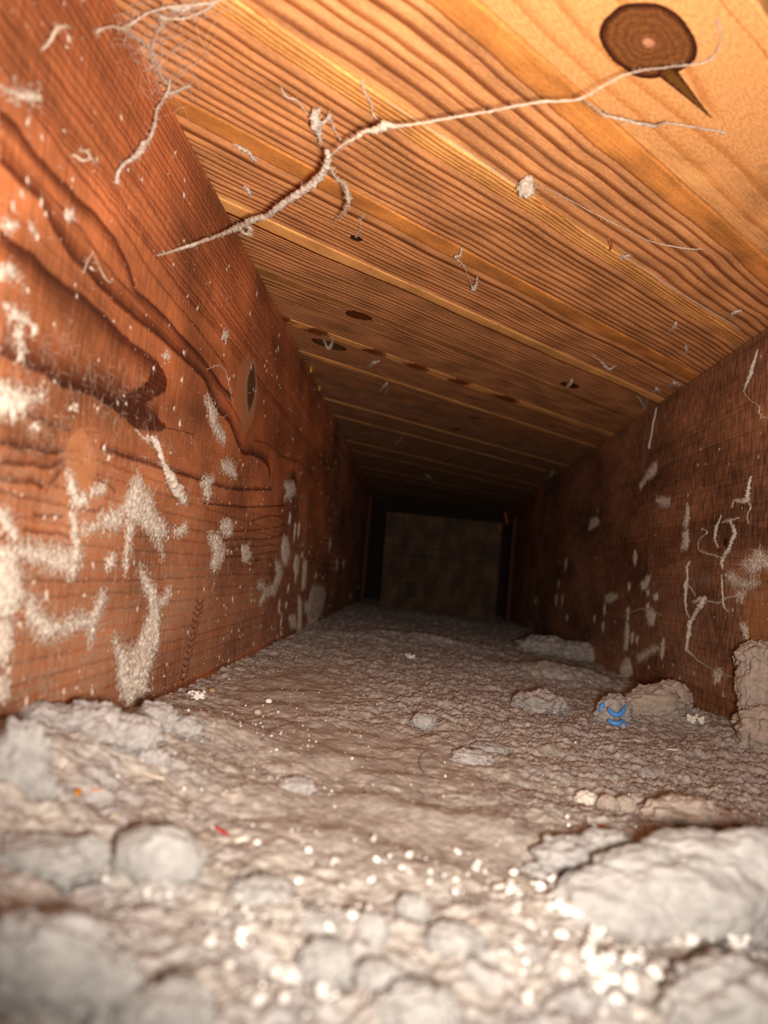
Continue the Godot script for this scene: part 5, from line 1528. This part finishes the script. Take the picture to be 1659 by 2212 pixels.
	var shreds := [
		[[136.4, -11.2, -536, 137.6, -7.3, -536.5, 140, -5.3, -537.5], [1.1, 1.8, 1.0], "blue plastic shred on the left flank of its dust clump"],
		[[139, -7.1, -525.5, 141.4, -9.7, -523.5, 145.9, -10.5, -523.5, 149.4, -8, -525.5, 151.3, -4.6, -528.5], [1.1, 2.0, 2.0, 1.5, 0.8], "curved blue plastic shred across the middle of its dust clump"],
		[[139, -14.7, -522.5, 142.6, -16.3, -521.5, 146.3, -15.7, -521.5, 149.2, -13.9, -523.5], [1.1, 2.0, 1.8, 1.0], "lower blue plastic shred on the front of its dust clump"],
		[[147.7, -18.7, -521.5, 150.7, -17.5, -523.5, 151.8, -15.3, -525.5], [0.8, 1.2, 0.6], "smallest blue plastic shred, at the foot of its dust clump"],
	]
	for s: Array in shreds:
		var p := v3(s[0])
		var g := Geo.new()
		var r := PackedFloat32Array()
		for x in s[1]:
			r.append(x * 0.001)
		tube(g, spline(p, 6), r, 8, 0.25, 3000.0)
		tag(put("plastic_shred", shifted(g, -p[0]), blue, null, p[0]), s[2], "plastic shred")
	# hairs and threads
	var hairs := [
		[[20.1, 362, 13.9, 360.9, 9.4, 349.7, 8.1, 336.1, 9.6, 323.6, 13, 315.7, 16.8, 311], "curved dark hair lying on the middle of the dust floor"],
		[[-60.1, 318.7, -59.4, 328.2, -58.8, 353.6, -53, 372.9, -47.8, 381.9], "bent dark hair on the left of the dust floor"],
		[[-76.2, 308.9, -71.7, 307.3, -67, 304.7, -63.1, 303.3], "thin straight hair beside the bent dark one"],
	]
	var hm := mat(Color(0.30, 0.24, 0.20), 0.6)
	for h: Array in hairs:
		var p := PackedVector3Array()
		for q in v2(h[0]):
			p.append(rest(q.x, q.y, 0.0016))
		var g := Geo.new()
		tube(g, spline(p, 8), PackedFloat32Array([0.00010, 0.00014, 0.0001]), 5)
		tag(put("hair", shifted(g, -p[0]), hm, null, p[0]), h[1], "hair")
	# bright flakes, each a thing
	var shapes := []
	for k in 5:
		shapes.append(chip(40 + k, Vector3(1.0, 0.55, 0.8), 1 + k % 3).mesh())
	var spots := [   # where they gather: x, z, spread x, spread z, how many, size
		[48.9, 179.7], 12.0, 9.0, 70, 1.25, "in the dense glittering drift at the bottom right",
		[36.9, 214.4], 16.0, 17.0, 52, 1.0, "along the left flank of the largest grey clump",
		[49.1, 211.7], 8.0, 9.0, 30, 1.2, "in the bright crystal heap left of the largest clump",
		[2, 216.5], 20.0, 18.0, 40, 0.8, "scattered behind the round grey pellet, mid foreground",
		[-22.1, 185.4], 16.0, 16.0, 24, 0.95, "scattered right of the squarish dust block",
		[76.6, 195.2], 8.0, 9.0, 20, 1.25, "below the largest grey clump, near the right edge",
		[-26.2, 162], 14.0, 10.0, 16, 1.1, "between the lower left clump and the pellets",
		[-11.1, 153], 14.0, 7.0, 12, 1.2, "at the bottom edge, left of the middle",
		[61.6, 265.8], 7.0, 14.0, 20, 0.65, "trailing up beside the rusty orange crumb",
		[-59.8, 181], 9.0, 8.0, 10, 0.8, "in front of the squarish dust block",
	]
	var made := 0
	for k in range(0, spots.size(), 6):
		var c: Array = spots[k]
		for q in int(spots[k + 3]):
			var x: float = c[0] * 0.001 + rng.randfn() * spots[k + 1] * 0.001 * 0.7
			var z: float = c[1] * 0.001 + rng.randfn() * spots[k + 2] * 0.001 * 0.7
			if z < 0.118:
				continue
			var s: float = spots[k + 4] * 0.001 * (0.4 + 1.35 * pow(rng.randf(), 1.8))
			var o := put("mineral_flake", shapes[made % 5], M.chip, null, rest(x, z, s * 0.35 + 0.0006))
			o.basis = Basis.from_euler(Vector3(rng.randf_range(-0.7, 0.9), rng.randf() * TAU, rng.randf_range(-0.7, 0.7))).scaled(Vector3(s, s * 0.8, s * rng.randf_range(0.6, 1.5)))
			tag(o, "white mineral flake " + spots[k + 5], "flake", "mineral flakes " + spots[k + 5])
			made += 1
	# what nobody could count
	specks()

func specks() -> void:
	var r := RandomNumberGenerator.new()
	r.seed = 88
	var mm := MultiMesh.new()
	mm.transform_format = MultiMesh.TRANSFORM_3D
	mm.mesh = chip(7, Vector3(1.0, 0.7, 0.8)).mesh()
	mm.instance_count = 1300
	for k in 1300:
		var z := 0.13 + 0.65 * pow(r.randf(), 1.6)
		var x := r.randf_range(-0.125, 0.235)
		if k % 4 == 0:
			x = -0.06 + 0.03 * r.randfn()
			z = 0.36 + 0.07 * r.randfn()
		mm.set_instance_transform(k, Transform3D(Basis.from_euler(Vector3(r.randf() * 3, r.randf() * 6, r.randf() * 3)).scaled(Vector3.ONE * (0.00016 + 0.0006 * pow(r.randf(), 4.0))), rest(x, maxf(z, 0.1), 0.0005)))
	var o := MultiMeshInstance3D.new()
	o.name = "mineral_specks"
	o.multimesh = mm
	o.material_override = M.chip
	add_child(o, true)
	tag(stuff(o), "fine bright mineral specks sprinkled over the whole dust floor", "mineral")
	var g := Geo.new()
	for k in 3:
		hair(g, Vector3.ZERO, Vector3(rng.randfn(), 0.7, rng.randfn()), 1.0, 0.03)
	var fm := MultiMesh.new()
	fm.transform_format = MultiMesh.TRANSFORM_3D
	fm.mesh = g.mesh()
	fm.instance_count = 5200
	for k in 5200:
		var z := 0.12 + 0.8 * pow(r.randf(), 1.5)
		var x := r.randf_range(-0.127, 0.238)
		if r.randf() < calm(x, z):
			z = 0.5 + 0.4 * r.randf()
		fm.set_instance_transform(k, Transform3D(Basis(Vector3.UP, r.randf() * TAU).scaled(Vector3.ONE * r.randf_range(0.0012, 0.0032)), rest(x, z, -0.0002)))
	var fo := MultiMeshInstance3D.new()
	fo.name = "floor_fibres"
	fo.multimesh = fm
	fo.material_override = M.fibre
	add_child(fo, true)
	tag(stuff(fo), "short grey felt fibres standing out of the dust floor", "dust fibres")
